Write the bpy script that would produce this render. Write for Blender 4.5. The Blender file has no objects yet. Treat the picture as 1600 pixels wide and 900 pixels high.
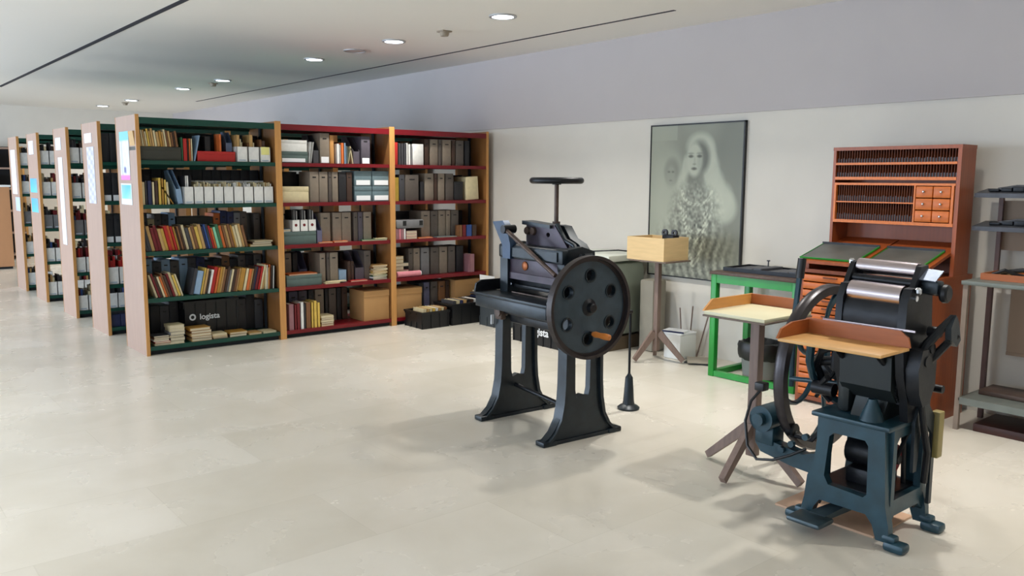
import bpy, bmesh, math, random
import numpy as np
from mathutils import Vector, Matrix
C = bpy.context.scene.collection
rnd = random.Random(7)
PI = math.pi

# ------------------------------------------------------------------ helpers
def lin(c):
    return tuple(((v/255)/12.92 if v/255 <= 0.04045 else ((v/255+0.055)/1.055)**2.4) for v in c)

_mats = {}
def mat(name, rgb, rough=0.6, metal=0.0, var=0.0, scale=8.0, bump=0.0, stretch=(1,1,1), emit=None, spec=0.5):
    if name in _mats: return _mats[name]
    m = bpy.data.materials.new(name); m.use_nodes = True
    nt = m.node_tree; b = nt.nodes['Principled BSDF']
    c = lin(rgb)
    b.inputs['Base Color'].default_value = (*c, 1)
    b.inputs['Roughness'].default_value = rough
    b.inputs['Metallic'].default_value = metal
    b.inputs['Specular IOR Level'].default_value = spec
    if emit:
        b.inputs['Emission Color'].default_value = (*lin(emit[0]), 1)
        b.inputs['Emission Strength'].default_value = emit[1]
    if var or bump:
        tc = nt.nodes.new('ShaderNodeTexCoord'); mp = nt.nodes.new('ShaderNodeMapping')
        mp.inputs['Scale'].default_value = stretch
        nz = nt.nodes.new('ShaderNodeTexNoise'); nz.inputs['Scale'].default_value = scale
        nz.inputs['Detail'].default_value = 6
        nt.links.new(tc.outputs['Object'], mp.inputs[0]); nt.links.new(mp.outputs[0], nz.inputs[0])
        if var:
            cr = nt.nodes.new('ShaderNodeValToRGB')
            cr.color_ramp.elements[0].position = 0.3; cr.color_ramp.elements[1].position = 0.7
            cr.color_ramp.elements[0].color = (*[max(0, v*(1-var)) for v in c], 1)
            cr.color_ramp.elements[1].color = (*[min(1, v*(1+var)) for v in c], 1)
            nt.links.new(nz.outputs[0], cr.inputs[0]); nt.links.new(cr.outputs[0], b.inputs['Base Color'])
        if bump:
            bp = nt.nodes.new('ShaderNodeBump'); bp.inputs['Strength'].default_value = bump
            bp.inputs['Distance'].default_value = 0.01
            nt.links.new(nz.outputs[0], bp.inputs['Height']); nt.links.new(bp.outputs[0], b.inputs['Normal'])
    _mats[name] = m
    return m

class G:
    """collects shapes into one bmesh, world coordinates"""
    def __init__(s): s.bm = bmesh.new(); s.mi = 0
    def _tag(s, n0):
        s.bm.faces.ensure_lookup_table()
        for f in s.bm.faces[n0:]: f.material_index = s.mi
        return s
    def mat(s, i): s.mi = i; return s
    def box(s, x0, x1, y0, y1, z0, z1, bev=0.0, M=None):
        n0 = len(s.bm.faces)
        if x1 < x0: x0, x1 = x1, x0
        if y1 < y0: y0, y1 = y1, y0
        if z1 < z0: z0, z1 = z1, z0
        r = bmesh.ops.create_cube(s.bm, size=1)
        vs = r['verts']
        for v in vs:
            v.co = Vector((x0+(v.co.x+.5)*(x1-x0), y0+(v.co.y+.5)*(y1-y0), z0+(v.co.z+.5)*(z1-z0)))
        if bev:
            es = {e for v in vs for e in v.link_edges}
            k = bmesh.ops.bevel(s.bm, geom=list(es), offset=bev, segments=2, affect='EDGES', profile=0.5)
            vs = list({v for f in k['faces'] for v in f.verts} | {v for v in vs if v.is_valid})
        if M is not None:
            for v in vs: v.co = M @ v.co
        return s._tag(n0)
    def prism(s, outer, plane, a, b, holes=()):
        """closed outline (and holes) in plane 'xz','yz','xy' extruded from a to b along the other axis"""
        n0 = len(s.bm.faces)
        def P(u, v, w):
            return Vector({'xz': (u, w, v), 'yz': (w, u, v), 'xy': (u, v, w)}[plane])
        edges = []
        for loop in [outer]+list(holes):
            vs = [s.bm.verts.new(P(u, v, a)) for u, v in loop]
            edges += [s.bm.edges.new((vs[i], vs[(i+1) % len(vs)])) for i in range(len(vs))]
        r = bmesh.ops.triangle_fill(s.bm, edges=edges, use_beauty=True)
        fs = [g for g in r['geom'] if isinstance(g, bmesh.types.BMFace)]
        ex = bmesh.ops.extrude_face_region(s.bm, geom=fs, use_keep_orig=True)
        nv = [g for g in ex['geom'] if isinstance(g, bmesh.types.BMVert)]
        d = P(0, 0, b-a)
        for v in nv: v.co += d
        s.bm.faces.ensure_lookup_table()
        bmesh.ops.recalc_face_normals(s.bm, faces=s.bm.faces[n0:])
        return s._tag(n0)
    def rings(s, rings, close=False, cap=True):
        n0 = len(s.bm.faces)
        R = [[s.bm.verts.new(p) for p in r] for r in rings]
        n = len(R[0]); L = len(R)
        for i in range(L if close else L-1):
            A, B = R[i], R[(i+1) % L]
            for j in range(n):
                s.bm.faces.new((A[j], A[(j+1) % n], B[(j+1) % n], B[j]))
        if cap and not close:
            s.bm.faces.new(R[0][::-1]); s.bm.faces.new(R[-1])
        s.bm.faces.ensure_lookup_table()
        bmesh.ops.recalc_face_normals(s.bm, faces=s.bm.faces[n0:])
        return s._tag(n0)
    def tube(s, pts, r, seg=10, close=False, flat=1.0):
        pts = [Vector(p) for p in pts]; n = len(pts)
        rs = r if isinstance(r, (list, tuple)) else [r]*n
        rings = []; up = None
        for i, p in enumerate(pts):
            if close: t = pts[(i+1) % n]-pts[i-1]
            else: t = pts[min(i+1, n-1)]-pts[max(i-1, 0)]
            t.normalize()
            if up is None:
                up = Vector((0, 0, 1)) if abs(t.z) < .9 else Vector((0, 1, 0))
            a = up - t*up.dot(t)
            if a.length < 1e-5: a = Vector((1, 0, 0)) - t*t.x
            a.normalize(); b = t.cross(a); up = a
            rings.append([p+(a*math.cos(2*PI*k/seg)*flat+b*math.sin(2*PI*k/seg))*rs[i] for k in range(seg)])
        return s.rings(rings, close=close)
    def cyl(s, p0, p1, r, r1=None, seg=20):
        return s.tube([p0, p1], [r, r if r1 is None else r1], seg)
    def lathe(s, prof, center, axis='z', seg=32):
        """profile [(radius, height)...] closed by caps"""
        c = Vector(center); rings = []
        for r, h in prof:
            ring = []
            for k in range(seg):
                a = 2*PI*k/seg; u, v = max(r, 1e-4)*math.cos(a), max(r, 1e-4)*math.sin(a)
                ring.append(c+Vector({'z': (u, v, h), 'y': (u, h, v), 'x': (h, u, v)}[axis]))
            rings.append(ring)
        return s.rings(rings)
    def ring(s, center, axis, r0, r1, h0, h1, seg=48):
        """square-section ring"""
        c = Vector(center); rings = []
        for k in range(seg):
            a = 2*PI*k/seg; ca, sa = math.cos(a), math.sin(a); ring = []
            for r, h in ((r0, h0), (r1, h0), (r1, h1), (r0, h1)):
                ring.append(c+Vector({'z': (r*ca, r*sa, h), 'y': (r*ca, h, r*sa), 'x': (h, r*ca, r*sa)}[axis]))
            rings.append(ring)
        return s.rings(rings, close=True)
    def ellipsoid(s, c, rx, ry, rz, seg=16):
        n0 = len(s.bm.faces)
        bmesh.ops.create_uvsphere(s.bm, u_segments=seg, v_segments=seg//2, radius=1,
                                  matrix=Matrix.Translation(c) @ Matrix.Diagonal((rx, ry, rz, 1)))
        return s._tag(n0)

ORG = {}
LABELS = {}
def uniq(label):
    k = LABELS.get(label, 0); LABELS[label] = k+1
    return label
def tag(o, label=None, cat=None, group=None, kind=None):
    if label: o['label'] = label; uniq(label)
    if cat: o['category'] = cat
    if group: o['group'] = group
    if kind: o['kind'] = kind
    return o
def thing(name, label, cat, loc, group=None, rotz=0):
    o = bpy.data.objects.new(name, None); C.objects.link(o)
    o.empty_display_size = .1
    o.location = loc; o.rotation_euler = (0, 0, rotz)
    ORG[o.name] = Vector(loc)
    return tag(o, label, cat, group)
def obj(name, g, mats, parent=None, origin=None, smooth=True, label=None):
    me = bpy.data.meshes.new(name)
    if not isinstance(mats, (list, tuple)): mats = [mats]
    for m in mats: me.materials.append(m)
    bm = g.bm
    if parent is not None: org = ORG[parent.name]
    elif origin is not None: org = Vector(origin)
    else:
        xs = [v.co.x for v in bm.verts]; ys = [v.co.y for v in bm.verts]; zs = [v.co.z for v in bm.verts]
        org = Vector(((min(xs)+max(xs))/2, (min(ys)+max(ys))/2, min(zs)))
    for v in bm.verts: v.co -= org
    bm.normal_update(); bm.to_mesh(me); bm.free()
    if smooth:
        me.shade_smooth(); me.set_sharp_from_angle(angle=math.radians(32))
    o = bpy.data.objects.new(name, me); C.objects.link(o)
    if parent is not None: o.parent = parent
    else: o.location = org
    ORG[o.name] = org
    if label: o['label'] = label
    return o
def struct(name, g, m): return tag(obj(name, g, m, smooth=False), kind='structure')
def single(name, g, mats, label, cat, group=None, smooth=True):
    return tag(obj(name, g, mats, smooth=smooth), label, cat, group)
def text_part(name, body, size, M, m, parent, depth=0.0008):
    cu = bpy.data.curves.new('lettering', 'FONT'); cu.body = body; cu.size = size; cu.extrude = depth
    cu.align_x = 'CENTER'; cu.align_y = 'CENTER'; cu.offset = size*0.02
    t = bpy.data.objects.new('lettering_source', cu); C.objects.link(t)
    dg = bpy.context.evaluated_depsgraph_get()
    me = bpy.data.meshes.new_from_object(t.evaluated_get(dg))
    bpy.data.objects.remove(t)
    me.materials.clear(); me.materials.append(m)
    T = Matrix.Translation(-ORG[parent.name]) @ M
    me.transform(T)
    o = bpy.data.objects.new(name, me); C.objects.link(o); o.parent = parent
    ORG[o.name] = ORG[parent.name]
    return o

# ------------------------------------------------------------------ materials
M_wall = mat('wall_paint', (214, 209, 199), .85, var=.02, scale=3)
M_bulk = mat('bulkhead_shaded_paint', (184, 178, 177), .85, var=.015, scale=3)  # wall paint with the bulkhead's dimmer light put into a darker colour
M_ceil = mat('ceiling_paint', (232, 230, 225), .8)
M_dark_gap = mat('slot_dark', (50, 52, 62), .8)
def floor_mat():
    m = bpy.data.materials.new('polished_limestone'); m.use_nodes = True; nt = m.node_tree; N = nt.nodes; L = nt.links
    b = N['Principled BSDF']
    tc = N.new('ShaderNodeTexCoord')
    n1 = N.new('ShaderNodeTexNoise'); n1.inputs['Scale'].default_value = 2.2; n1.inputs['Detail'].default_value = 5; n1.inputs['Roughness'].default_value = .5
    n1.inputs['Distortion'].default_value = .25
    L.new(tc.outputs['Object'], n1.inputs[0])
    cr = N.new('ShaderNodeValToRGB')
    e = cr.color_ramp.elements
    e[0].position = .32; e[0].color = (*lin((206, 200, 187)), 1)
    e[1].position = .68; e[1].color = (*lin((216, 211, 200)), 1)
    L.new(n1.outputs[0], cr.inputs[0])
    br = N.new('ShaderNodeTexBrick'); br.offset = .5; br.squash = 1
    br.inputs['Scale'].default_value = 1; br.inputs['Brick Width'].default_value = 1.2; br.inputs['Row Height'].default_value = 0.6
    br.inputs['Mortar Size'].default_value = 0.0025; br.inputs['Mortar Smooth'].default_value = .3
    br.inputs['Color1'].default_value = (.88, .872, .85, 1); br.inputs['Color2'].default_value = (1, 1, 1, 1)
    br.inputs['Mortar'].default_value = (.84, .83, .81, 1); br.inputs['Bias'].default_value = 0
    mp = N.new('ShaderNodeMapping'); mp.inputs['Rotation'].default_value = (0, 0, 0)
    L.new(tc.outputs['Object'], mp.inputs[0]); L.new(mp.outputs[0], br.inputs[0])
    mx = N.new('ShaderNodeMixRGB'); mx.blend_type = 'MULTIPLY'; mx.inputs[0].default_value = .8
    L.new(cr.outputs[0], mx.inputs[1]); L.new(br.outputs[0], mx.inputs[2])
    v = N.new('ShaderNodeTexNoise'); v.inputs['Scale'].default_value = .7; v.inputs['Detail'].default_value = 12; v.inputs['Distortion'].default_value = 2.5
    L.new(tc.outputs['Object'], v.inputs[0])
    c2 = N.new('ShaderNodeValToRGB'); q = c2.color_ramp.elements
    q[0].position = .485; q[0].color = (1, 1, 1, 1); q[1].position = .5; q[1].color = (.965, .955, .94, 1)
    q2 = c2.color_ramp.elements.new(.52); q2.color = (1, 1, 1, 1)
    L.new(v.outputs[0], c2.inputs[0])
    m2 = N.new('ShaderNodeMixRGB'); m2.blend_type = 'MULTIPLY'; m2.inputs[0].default_value = .12
    L.new(mx.outputs[0], m2.inputs[1]); L.new(c2.outputs[0], m2.inputs[2])
    L.new(m2.outputs[0], b.inputs['Base Color'])
    rr = N.new('ShaderNodeMapRange'); rr.inputs[3].default_value = .24; rr.inputs[4].default_value = .30
    L.new(n1.outputs[0], rr.inputs[0]); L.new(rr.outputs[0], b.inputs['Roughness'])
    b.inputs['Specular IOR Level'].default_value = .45
    return m
M_floor = floor_mat()
M_beech = mat('beech_laminate', (166, 139, 124), .5, var=.06, scale=6, stretch=(12, 12, .6))
M_side = mat('bookcase_side_wood', (150, 102, 56), .5, var=.12, scale=8, stretch=(8, 8, .5))
M_edge = mat('beech_edge', (200, 146, 84), .45, var=.12, scale=8, stretch=(8, 8, .5))
M_green_sh = mat('green_shelf_steel', (6, 66, 54), .4, var=.05)
M_red_sh = mat('red_shelf_steel', (110, 6, 20), .4, var=.05)
M_plinth = mat('dark_plinth', (28, 32, 36), .7)
M_page = mat('page_block', (214, 203, 175), .9, var=.06, scale=60, stretch=(6, 1, 1))
M_iron = mat('slate_blue_iron', (29, 38, 44), .38, metal=.25, var=.25, scale=14, bump=.15)
M_iron_dk = mat('blackened_iron', (24, 26, 30), .42, metal=.4, var=.3, scale=16, bump=.15)
M_iron_bl = mat('blue_painted_iron', (31, 60, 71), .36, metal=.15, var=.22, scale=12, bump=.12)
M_iron_brn = mat('rusty_brown_iron', (84, 68, 60), .5, metal=.4, var=.25, scale=20, bump=.15)
M_iron_pur = mat('purple_grey_iron', (62, 52, 62), .42, metal=.3, var=.25, scale=9)
M_steel = mat('nickel_steel', (196, 186, 192), .22, metal=1.0, var=.06, scale=20, stretch=(1, .1, 1))
M_bright = mat('bright_steel', (222, 226, 232), .15, metal=1.0)
M_green_tb = mat('green_gloss_paint', (16, 134, 42), .35, var=.1, scale=6, bump=.05)
M_cherry = mat('cherry_veneer', (142, 70, 32), .38, var=.14, scale=5, stretch=(10, 10, .7))
M_cherry_dk = mat('cherry_interior', (104, 52, 24), .5, var=.12, scale=5, stretch=(10, 1, .7))
M_drawer = mat('orange_drawer_wood', (190, 98, 30), .4, var=.16, scale=5, stretch=(1, 1, 10))
M_oak = mat('light_plywood', (208, 158, 94), .45, var=.08, scale=5, stretch=(10, 1, 1))
M_rimwood = mat('reddish_rim_wood', (160, 88, 42), .42, var=.1, scale=6, stretch=(1, 1, 8))
M_rimlight = mat('tan_rim_wood', (196, 136, 70), .45, var=.08, scale=6, stretch=(1, 1, 8))
M_stool = mat('weathered_stand_wood', (122, 102, 92), .6, var=.14, scale=9, stretch=(6, 6, .6))
M_stool2 = mat('dark_stand_wood', (112, 96, 84), .6, var=.14, scale=9, stretch=(6, 6, .6))
M_formica = mat('cream_laminate', (212, 206, 172), .4)
M_card = mat('brown_cardboard', (178, 136, 86), .75, var=.04, scale=5)
M_card_lt = mat('pale_wood_box', (214, 184, 134), .6, var=.07, scale=5, stretch=(1, 1, 8))
M_black = mat('black_plastic', (20, 21, 23), .45)
M_white_pl = mat('white_plastic', (232, 234, 232), .5)
M_white = mat('white_paper', (236, 238, 240), .7)
M_grey_pl = mat('grey_plastic', (128, 130, 126), .55, var=.04)
M_grey_metal = mat('grey_shelf_metal', (112, 118, 112), .45, metal=.3, var=.12, scale=7)
M_taupe_leg = mat('taupe_leg_metal', (138, 124, 112), .5, metal=.2, var=.1)
M_purple_leg = mat('brown_upright_metal', (98, 76, 72), .5, metal=.2, var=.1)
M_board_tp = mat('taupe_hardboard', (148, 128, 110), .7, var=.05, scale=3)
M_slate = mat('dark_slate_tray', (70, 72, 78), .5, metal=.2, var=.2, scale=12, bump=.2)
M_zinc = mat('zinc_case_metal', (92, 94, 90), .45, metal=.3, var=.2, scale=5)
M_emit = mat('lamp_diffuser', (255, 255, 255), .5, emit=((235, 244, 255), 9))
M_trimw = mat('lamp_trim', (186, 188, 190), .4, metal=.5)

# ------------------------------------------------------------------ room (x to the long wall, y along it)
ZC = 2.81
struct('floor', G().box(-5, 6.1, -4, 18.4, -.12, 0), M_floor)
g = G().box(-5, 6.1, -4, 18.4, ZC, ZC+.15); struct('ceiling', g, M_ceil)
struct('trim_1', G().box(2.185, 2.235, -4, 14.4, ZC-.003, ZC+.001), M_dark_gap)
struct('trim_2', G().box(5.185, 5.215, 4.32, 14.8, ZC-.003, ZC+.001), M_dark_gap)
struct('wall_right', G().box(5.85, 6.1, -4, 18.4, 0, 2.07), M_wall)
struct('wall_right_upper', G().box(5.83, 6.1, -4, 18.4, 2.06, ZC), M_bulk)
struct('wall_far', G().box(-5, 6.1, 18.0, 18.4, 0, ZC), M_wall)
struct('wall_back', G().box(-5, 6.1, -4.2, -4, 0, ZC), M_wall)
# left wall with four tall windows open to the daylight
g = G()
wins = [(-2.6, .4), (2.2, 5.4), (7.2, 10.4), (12.0, 15.6)]
ys = [-4]+[v for w in wins for v in w]+[18.4]
for i in range(0, len(ys), 2): g.box(-5.2, -5, ys[i], ys[i+1], 0, ZC)
for a, b in wins:
    g.box(-5.2, -5, a, b, 0, .5); g.box(-5.2, -5, a, b, 2.5, ZC)
struct('wall_left', g, M_wall)
M_frame = mat('window_frame_white', (225, 226, 228), .4)
for i, (a, b) in enumerate(wins):
    g = G()
    for y in (a, (a+b)/2-.03, b-.06): g.box(-5.15, -5.05, y, y+.06, .5, 2.5)
    g.box(-5.15, -5.05, a, b, .5, .56); g.box(-5.15, -5.05, a, b, 2.44, 2.5)
    w = struct('window_%d' % (i+1), g, M_frame)

# daylight and lamps
def area(name, loc, rot, size, size_y, power, col, spread=PI, shape='RECTANGLE'):
    l = bpy.data.lights.new(name, 'AREA'); l.shape = shape; l.size = size
    if shape == 'RECTANGLE': l.size_y = size_y
    l.energy = power; l.color = col; l.spread = spread
    o = bpy.data.objects.new(name, l); C.objects.link(o); o.location = loc; o.rotation_euler = rot
    return o
for a, b in wins:
    area('window_daylight', (-5.02, (a+b)/2, 1.5), (0, -PI/2, 0), 1.9, b-a-.1, {-2.6: 60, 2.2: 110, 7.2: 190, 12.0: 440}[a], (.66, .80, 1.0))
w = bpy.data.worlds.new('overcast_sky'); bpy.context.scene.world = w; w.use_nodes = True
w.node_tree.nodes['Background'].inputs[0].default_value = (.75, .85, 1, 1)
w.node_tree.nodes['Background'].inputs[1].default_value = 1.2

def downlight(x, y, label, power=26, col=(1, .965, .90)):
    t = thing('ceiling_downlight', label, 'ceiling light', (x, y, ZC), 'recessed round ceiling downlights')
    obj('trim_ring', G().ring((x, y, ZC), 'z', .088, .112, -.012, 0, 32), M_trimw, t)
    obj('diffuser', G().lathe([(.088, -.009), (.088, -.002)], (x, y, ZC), seg=28), M_emit, t)
    area('downlight_or_fill', (x, y, ZC-.02), (0, 0, 0), .12, .12, power, col, math.radians(112), 'DISK')
dls = [(4.35, 5.37, 'recessed round downlight nearest the tall poster wall, largest in view'),
       (4.35, 7.01, 'round ceiling downlight between the nearest one and the third'),
       (4.34, 8.64, 'round ceiling downlight above the red bookcase bays, third from the near end'),
       (4.34, 11.32, 'round ceiling downlight beside the far square sensor, right one of its close pair'),
       (4.30, 12.78, 'round ceiling downlight left of the far sensor in the picture'),
       (4.28, 15.3, 'tiny far ceiling downlight, second from the far end'),
       (4.22, 16.9, 'farthest tiny ceiling downlight by the end wall')]
for x, y, l in dls: downlight(x, y, l, 16)
# lamp row carries on past the camera; left-hand ones added to brighten the floor
for x, y in ((4.35, 3.74), (4.35, 2.1), (4.35, .47), (4.35, -1.5), (.1, 1.2), (.1, -1.6), (.1, 3.8), (.1, 6.4), (.1, 10)):
    area('downlight_or_fill', (x, y, ZC-.02), (0, 0, 0), .12, .12, 16 if x > 1 else (7 if y < 2 else 13), (1, .965, .91), math.radians(112), 'DISK')
M_sens = mat('sensor_plastic', (150, 138, 120), .5)
for x, y, l in ((4.40, 6.25, 'small square ceiling sensor between the two nearest downlights'),
                (4.38, 11.78, 'small dark sensor on the ceiling beside a far downlight'),
                (4.34, 15.9, 'tiny dark sensor at the far end of the ceiling')):
    t = thing('ceiling_sensor', l, 'sensor', (x, y, ZC))
    obj('base_plate', G().box(x-.05, x+.05, y-.05, y+.05, ZC-.012, ZC, .003), M_sens, t)
    obj('sensor_head', G().lathe([(.034, -.045), (.04, -.03), (.042, -.012)], (x, y, ZC)), M_sens, t)
t = thing('speaker_grille', 'flat round pinkish disc in the ceiling beyond the near sensor', 'ceiling speaker', (4.37, 7.8, ZC))
obj('grille', G().lathe([(.10, -.006), (.10, 0)], (4.37, 7.8, ZC)), mat('grille_pink', (196, 184, 178), .7), t)
obj('rim', G().ring((4.37, 7.8, ZC), 'z', .10, .112, -.01, 0, 32), M_trimw, t)

# ------------------------------------------------------------------ bookcases
X0, YF, DEP = 2.075, 7.354, .59
LV = [.075, .49, .89, 1.285, 1.655]           # tops of the five shelves
UP = [LV[1]-.035, LV[2]-.035, LV[3]-.035, LV[4]-.035, 1.955]
BAYS = [(2.075, 3.312), (3.312, 4.527), (4.527, 5.765)]
ROWY = [7.354, 8.558, 9.83, 11.33, 12.6]
rown = ['front', 'second', 'third', 'fourth', 'fifth']
bayn = ['left', 'middle', 'right']
def bookcase(x0, x1, yf, msh, label, group, panel_left, cut=0.0):
    t = thing('bookcase', label, 'bookcase', ((x0+x1)/2, yf+DEP/2, 0), group)
    for xa, side in ((x0, 0), (x1-.03, 1)):
        g = G(); g.mat(0).box(xa+.002, xa+.028, yf+.004, yf+DEP-.004, .0, 2.028)
        g.mat(1).box(xa, xa+.03, yf, yf+.005, 0, 2.03); g.box(xa, xa+.03, yf+DEP-.005, yf+DEP, 0, 2.03)
        obj('side_panel', g, [M_beech if (side == 0 and panel_left) else M_side, M_edge], t)
    for z in LV:
        g = G().box(x0+.03, x1-.03, yf+.012, yf+DEP-.012, z-.012, z)
        g.box(x0+.03, x1-.03, yf+.008, yf+.014, z-.034, z); g.box(x0+.03, x1-.03, yf+DEP-.014, yf+DEP-.008, z-.034, z)
        obj('shelf', g, msh, t)
    g = G().box(x0+.03, x1-.03, yf+.006, yf+DEP-.006, 1.975, 1.99)
    g.box(x0+.03, x1-.03, yf+.004, yf+.012, 1.955, 2.008); g.box(x0+.03, x1-.03, yf+DEP-.012, yf+DEP-.004, 1.955, 2.008)
    obj('top_shelf', g, msh, t)
    obj('plinth', G().box(x0+.03, x1-.03, yf+.05, yf+DEP-.05, 0, .042), M_plinth, t)
    for xx in (x0+.04, x1-.052):
        obj('centre_post', G().box(xx, xx+.012, yf+DEP/2-.02, yf+DEP/2+.02, .042, 1.975), M_plinth, t)
    return t
for r, yf in enumerate(ROWY):
    for b, (x0, x1) in enumerate(BAYS):
        if r == 0:
            lab = ['double-sided bookcase bay with dark green shelves, nearest the camera, pale end panel with posters',
                   'double-sided bookcase bay with red shelves between the green bay and the last red bay',
                   'double-sided bookcase bay with red shelves at the wall end of the front row'][b]
        else:
            lab = '%s bookcase bay of the %s row behind the front one, green shelves' % (['end-panel', 'middle', 'wall-side'][b], rown[r])
        bookcase(x0, x1, yf, M_green_sh if (b == 0 or r > 0) else M_red_sh, lab, 'rows of library bookcases', b == 0)

# --- content makers -------------------------------------------------------
COL = {'cream': (214, 200, 160), 'tan': (190, 152, 96), 'brown': (122, 82, 50), 'dark brown': (66, 46, 36), 'black': (30, 30, 34),
       'white': (230, 230, 226), 'red': (176, 34, 30), 'dark red': (110, 24, 30), 'orange': (206, 106, 48), 'yellow': (214, 180, 84),
       'blue': (46, 78, 142), 'navy': (34, 42, 80), 'light blue': (140, 168, 196), 'mint green': (130, 204, 166), 'green': (52, 104, 70),
       'grey': (120, 120, 122), 'dark grey': (62, 62, 66), 'blue-grey': (98, 112, 140), 'pink': (206, 130, 140), 'mauve': (150, 106, 112),
       'taupe': (132, 120, 106), 'dark taupe': (88, 80, 74), 'ochre': (176, 130, 52), 'grey-green': (84, 102, 98), 'slate': (96, 116, 122),
       'olive black': (58, 58, 50), 'mustard': (168, 140, 50), 'lavender grey': (96, 96, 122), 'purple-grey': (82, 76, 86)}
def cm(name): return mat('cover_'+name.replace(' ', '_').replace('-', '_'), COL[name], .55, var=.06, scale=30)
PXT = list(range(210, 770, 10))
XT = [2.042,2.093,2.143,2.195,2.246,2.299,2.352,2.405,2.459,2.513,2.568,2.623,2.679,2.735,2.792,2.85,2.908,2.967,3.026,3.086,3.147,3.208,3.269,3.332,3.395,3.459,3.523,3.588,3.654,3.72,3.787,3.855,3.924,3.993,4.063,4.134,4.205,4.278,4.351,4.425,4.5,4.576,4.652,4.73,4.808,4.887,4.968,5.049,5.131,5.214,5.298,5.383,5.469,5.556,5.644,5.734]
def along(p): return float(np.interp(p, PXT, XT))       # measured positions along the front row

ITEMS = []   # (object, base words, shelf words, colour, x) - labels are given once a shelf is complete
def reg(o, base, where, col, x, cat, group):
    ITEMS.append([o, base, where, col, x]); o['category'] = cat; o['group'] = group
def wd(t): return 'thin' if t < .016 else ('thick' if t > .032 else '')
def book_g(t, h, d=.17, flat=False):
    g = G(); c = .0018
    g.mat(0).box(0, t, 0, c*1.5, 0, h); g.box(0, c, 0, d, 0, h); g.box(t-c, t, 0, d, 0, h)
    g.mat(1).box(c, t-c, c, d-.004, .004, h-.004)
    return g
def place(g, Mx):
    for v in g.bm.verts: v.co = Mx @ v.co
    return g
def upright(x, y, z, t, h, col, where, group, lean=0.0, d=.17, adj='', kind='book'):
    """a standing book; lean>0 tips its top to the right"""
    g = book_g(t, h, d)
    a = lean
    if a >= 0: Mx = Matrix.Translation((x+t*math.cos(a), y, z)) @ Matrix.Rotation(a, 4, 'Y') @ Matrix.Translation((-t, 0, 0))
    else: Mx = Matrix.Translation((x, y, z)) @ Matrix.Rotation(a, 4, 'Y')
    place(g, Mx)
    o = obj(kind, g, [cm(col), M_page])
    w = ' '.join(v for v in (wd(t), col, adj, kind, ('leaning left' if a < -.05 else 'leaning right' if a > .05 else '')) if v)
    reg(o, w, where, col, x+h*math.sin(a)/2, kind, group)
    return o
def flatbook(x0, x1, y, z, t, col, where, group, d=.17, rot=0, adj='flat'):
    w_ = x1-x0; g = G(); c = .0018
    g.mat(0).box(-w_/2, w_/2, 0, d, 0, c); g.box(-w_/2, w_/2, 0, d, t-c, t); g.box(-w_/2, -w_/2+c, 0, d, 0, t)
    g.mat(1).box(-w_/2+c, w_/2-.004, .004, d-.004, c, t-c)
    place(g, Matrix.Translation(((x0+x1)/2, y, z)) @ Matrix.Rotation(rot, 4, 'Z'))
    o = obj('book', g, [cm(col), M_page])
    reg(o, ' '.join(v for v in (wd(t), col, 'book', adj) if v), where, col, (x0+x1)/2, 'book', group)
    return z+t
def binder(x0, x1, y, z, h, col, where, group, lab=False, d=.24, name='box_file', word='upright archive box', lean=0, slot=True):
    t = x1-x0-.003
    Mx = Matrix.Translation((x0, y, z)) @ Matrix.Rotation(lean, 4, 'Y')
    g = G().box(0, t, 0, d, 0, h, .003)
    o = obj(name, place(g, Mx), cm(col))
    if slot: obj('finger_hole', place(G().box(t*.3, t*.7, -.0015, 0, h*.8, h*.84), Mx), M_black, o)
    if lab: obj('label', place(G().box(t*.1, t*.9, -.0015, 0, h*.02, h*.22), Mx), M_white, o, label='white paper label')
    reg(o, '%s %s' % (col, word)+(' with a white label' if lab else ''), where, col, (x0+x1)/2, 'box file', group)
    return o
def cutfile(x0, x1, y, z, h, col, where, group, lean=0, d=.24, word='slanted magazine file', rot=0, name='magazine_file', low=.45):
    t = x1-x0-.003
    Mx = Matrix.Translation((x0, y, z)) @ Matrix.Rotation(rot, 4, 'Z') @ Matrix.Rotation(lean, 4, 'Y')
    g = G().prism([(0, 0), (d, 0), (d, h), (d*.55, h), (0, h*low)], 'yz', 0, .003)
    g.prism([(0, 0), (d, 0), (d, h), (d*.55, h), (0, h*low)], 'yz', t-.003, t)
    g.box(.003, t-.003, 0, .003, 0, h*low); g.box(.003, t-.003, d-.003, d, 0, h); g.box(.003, t-.003, 0, d, 0, .003)
    o = obj(name, place(g, Mx), cm(col))
    reg(o, '%s %s' % (col, word), where, col, (x0+x1)/2, 'magazine file', group)
    return o
FARP = []
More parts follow.
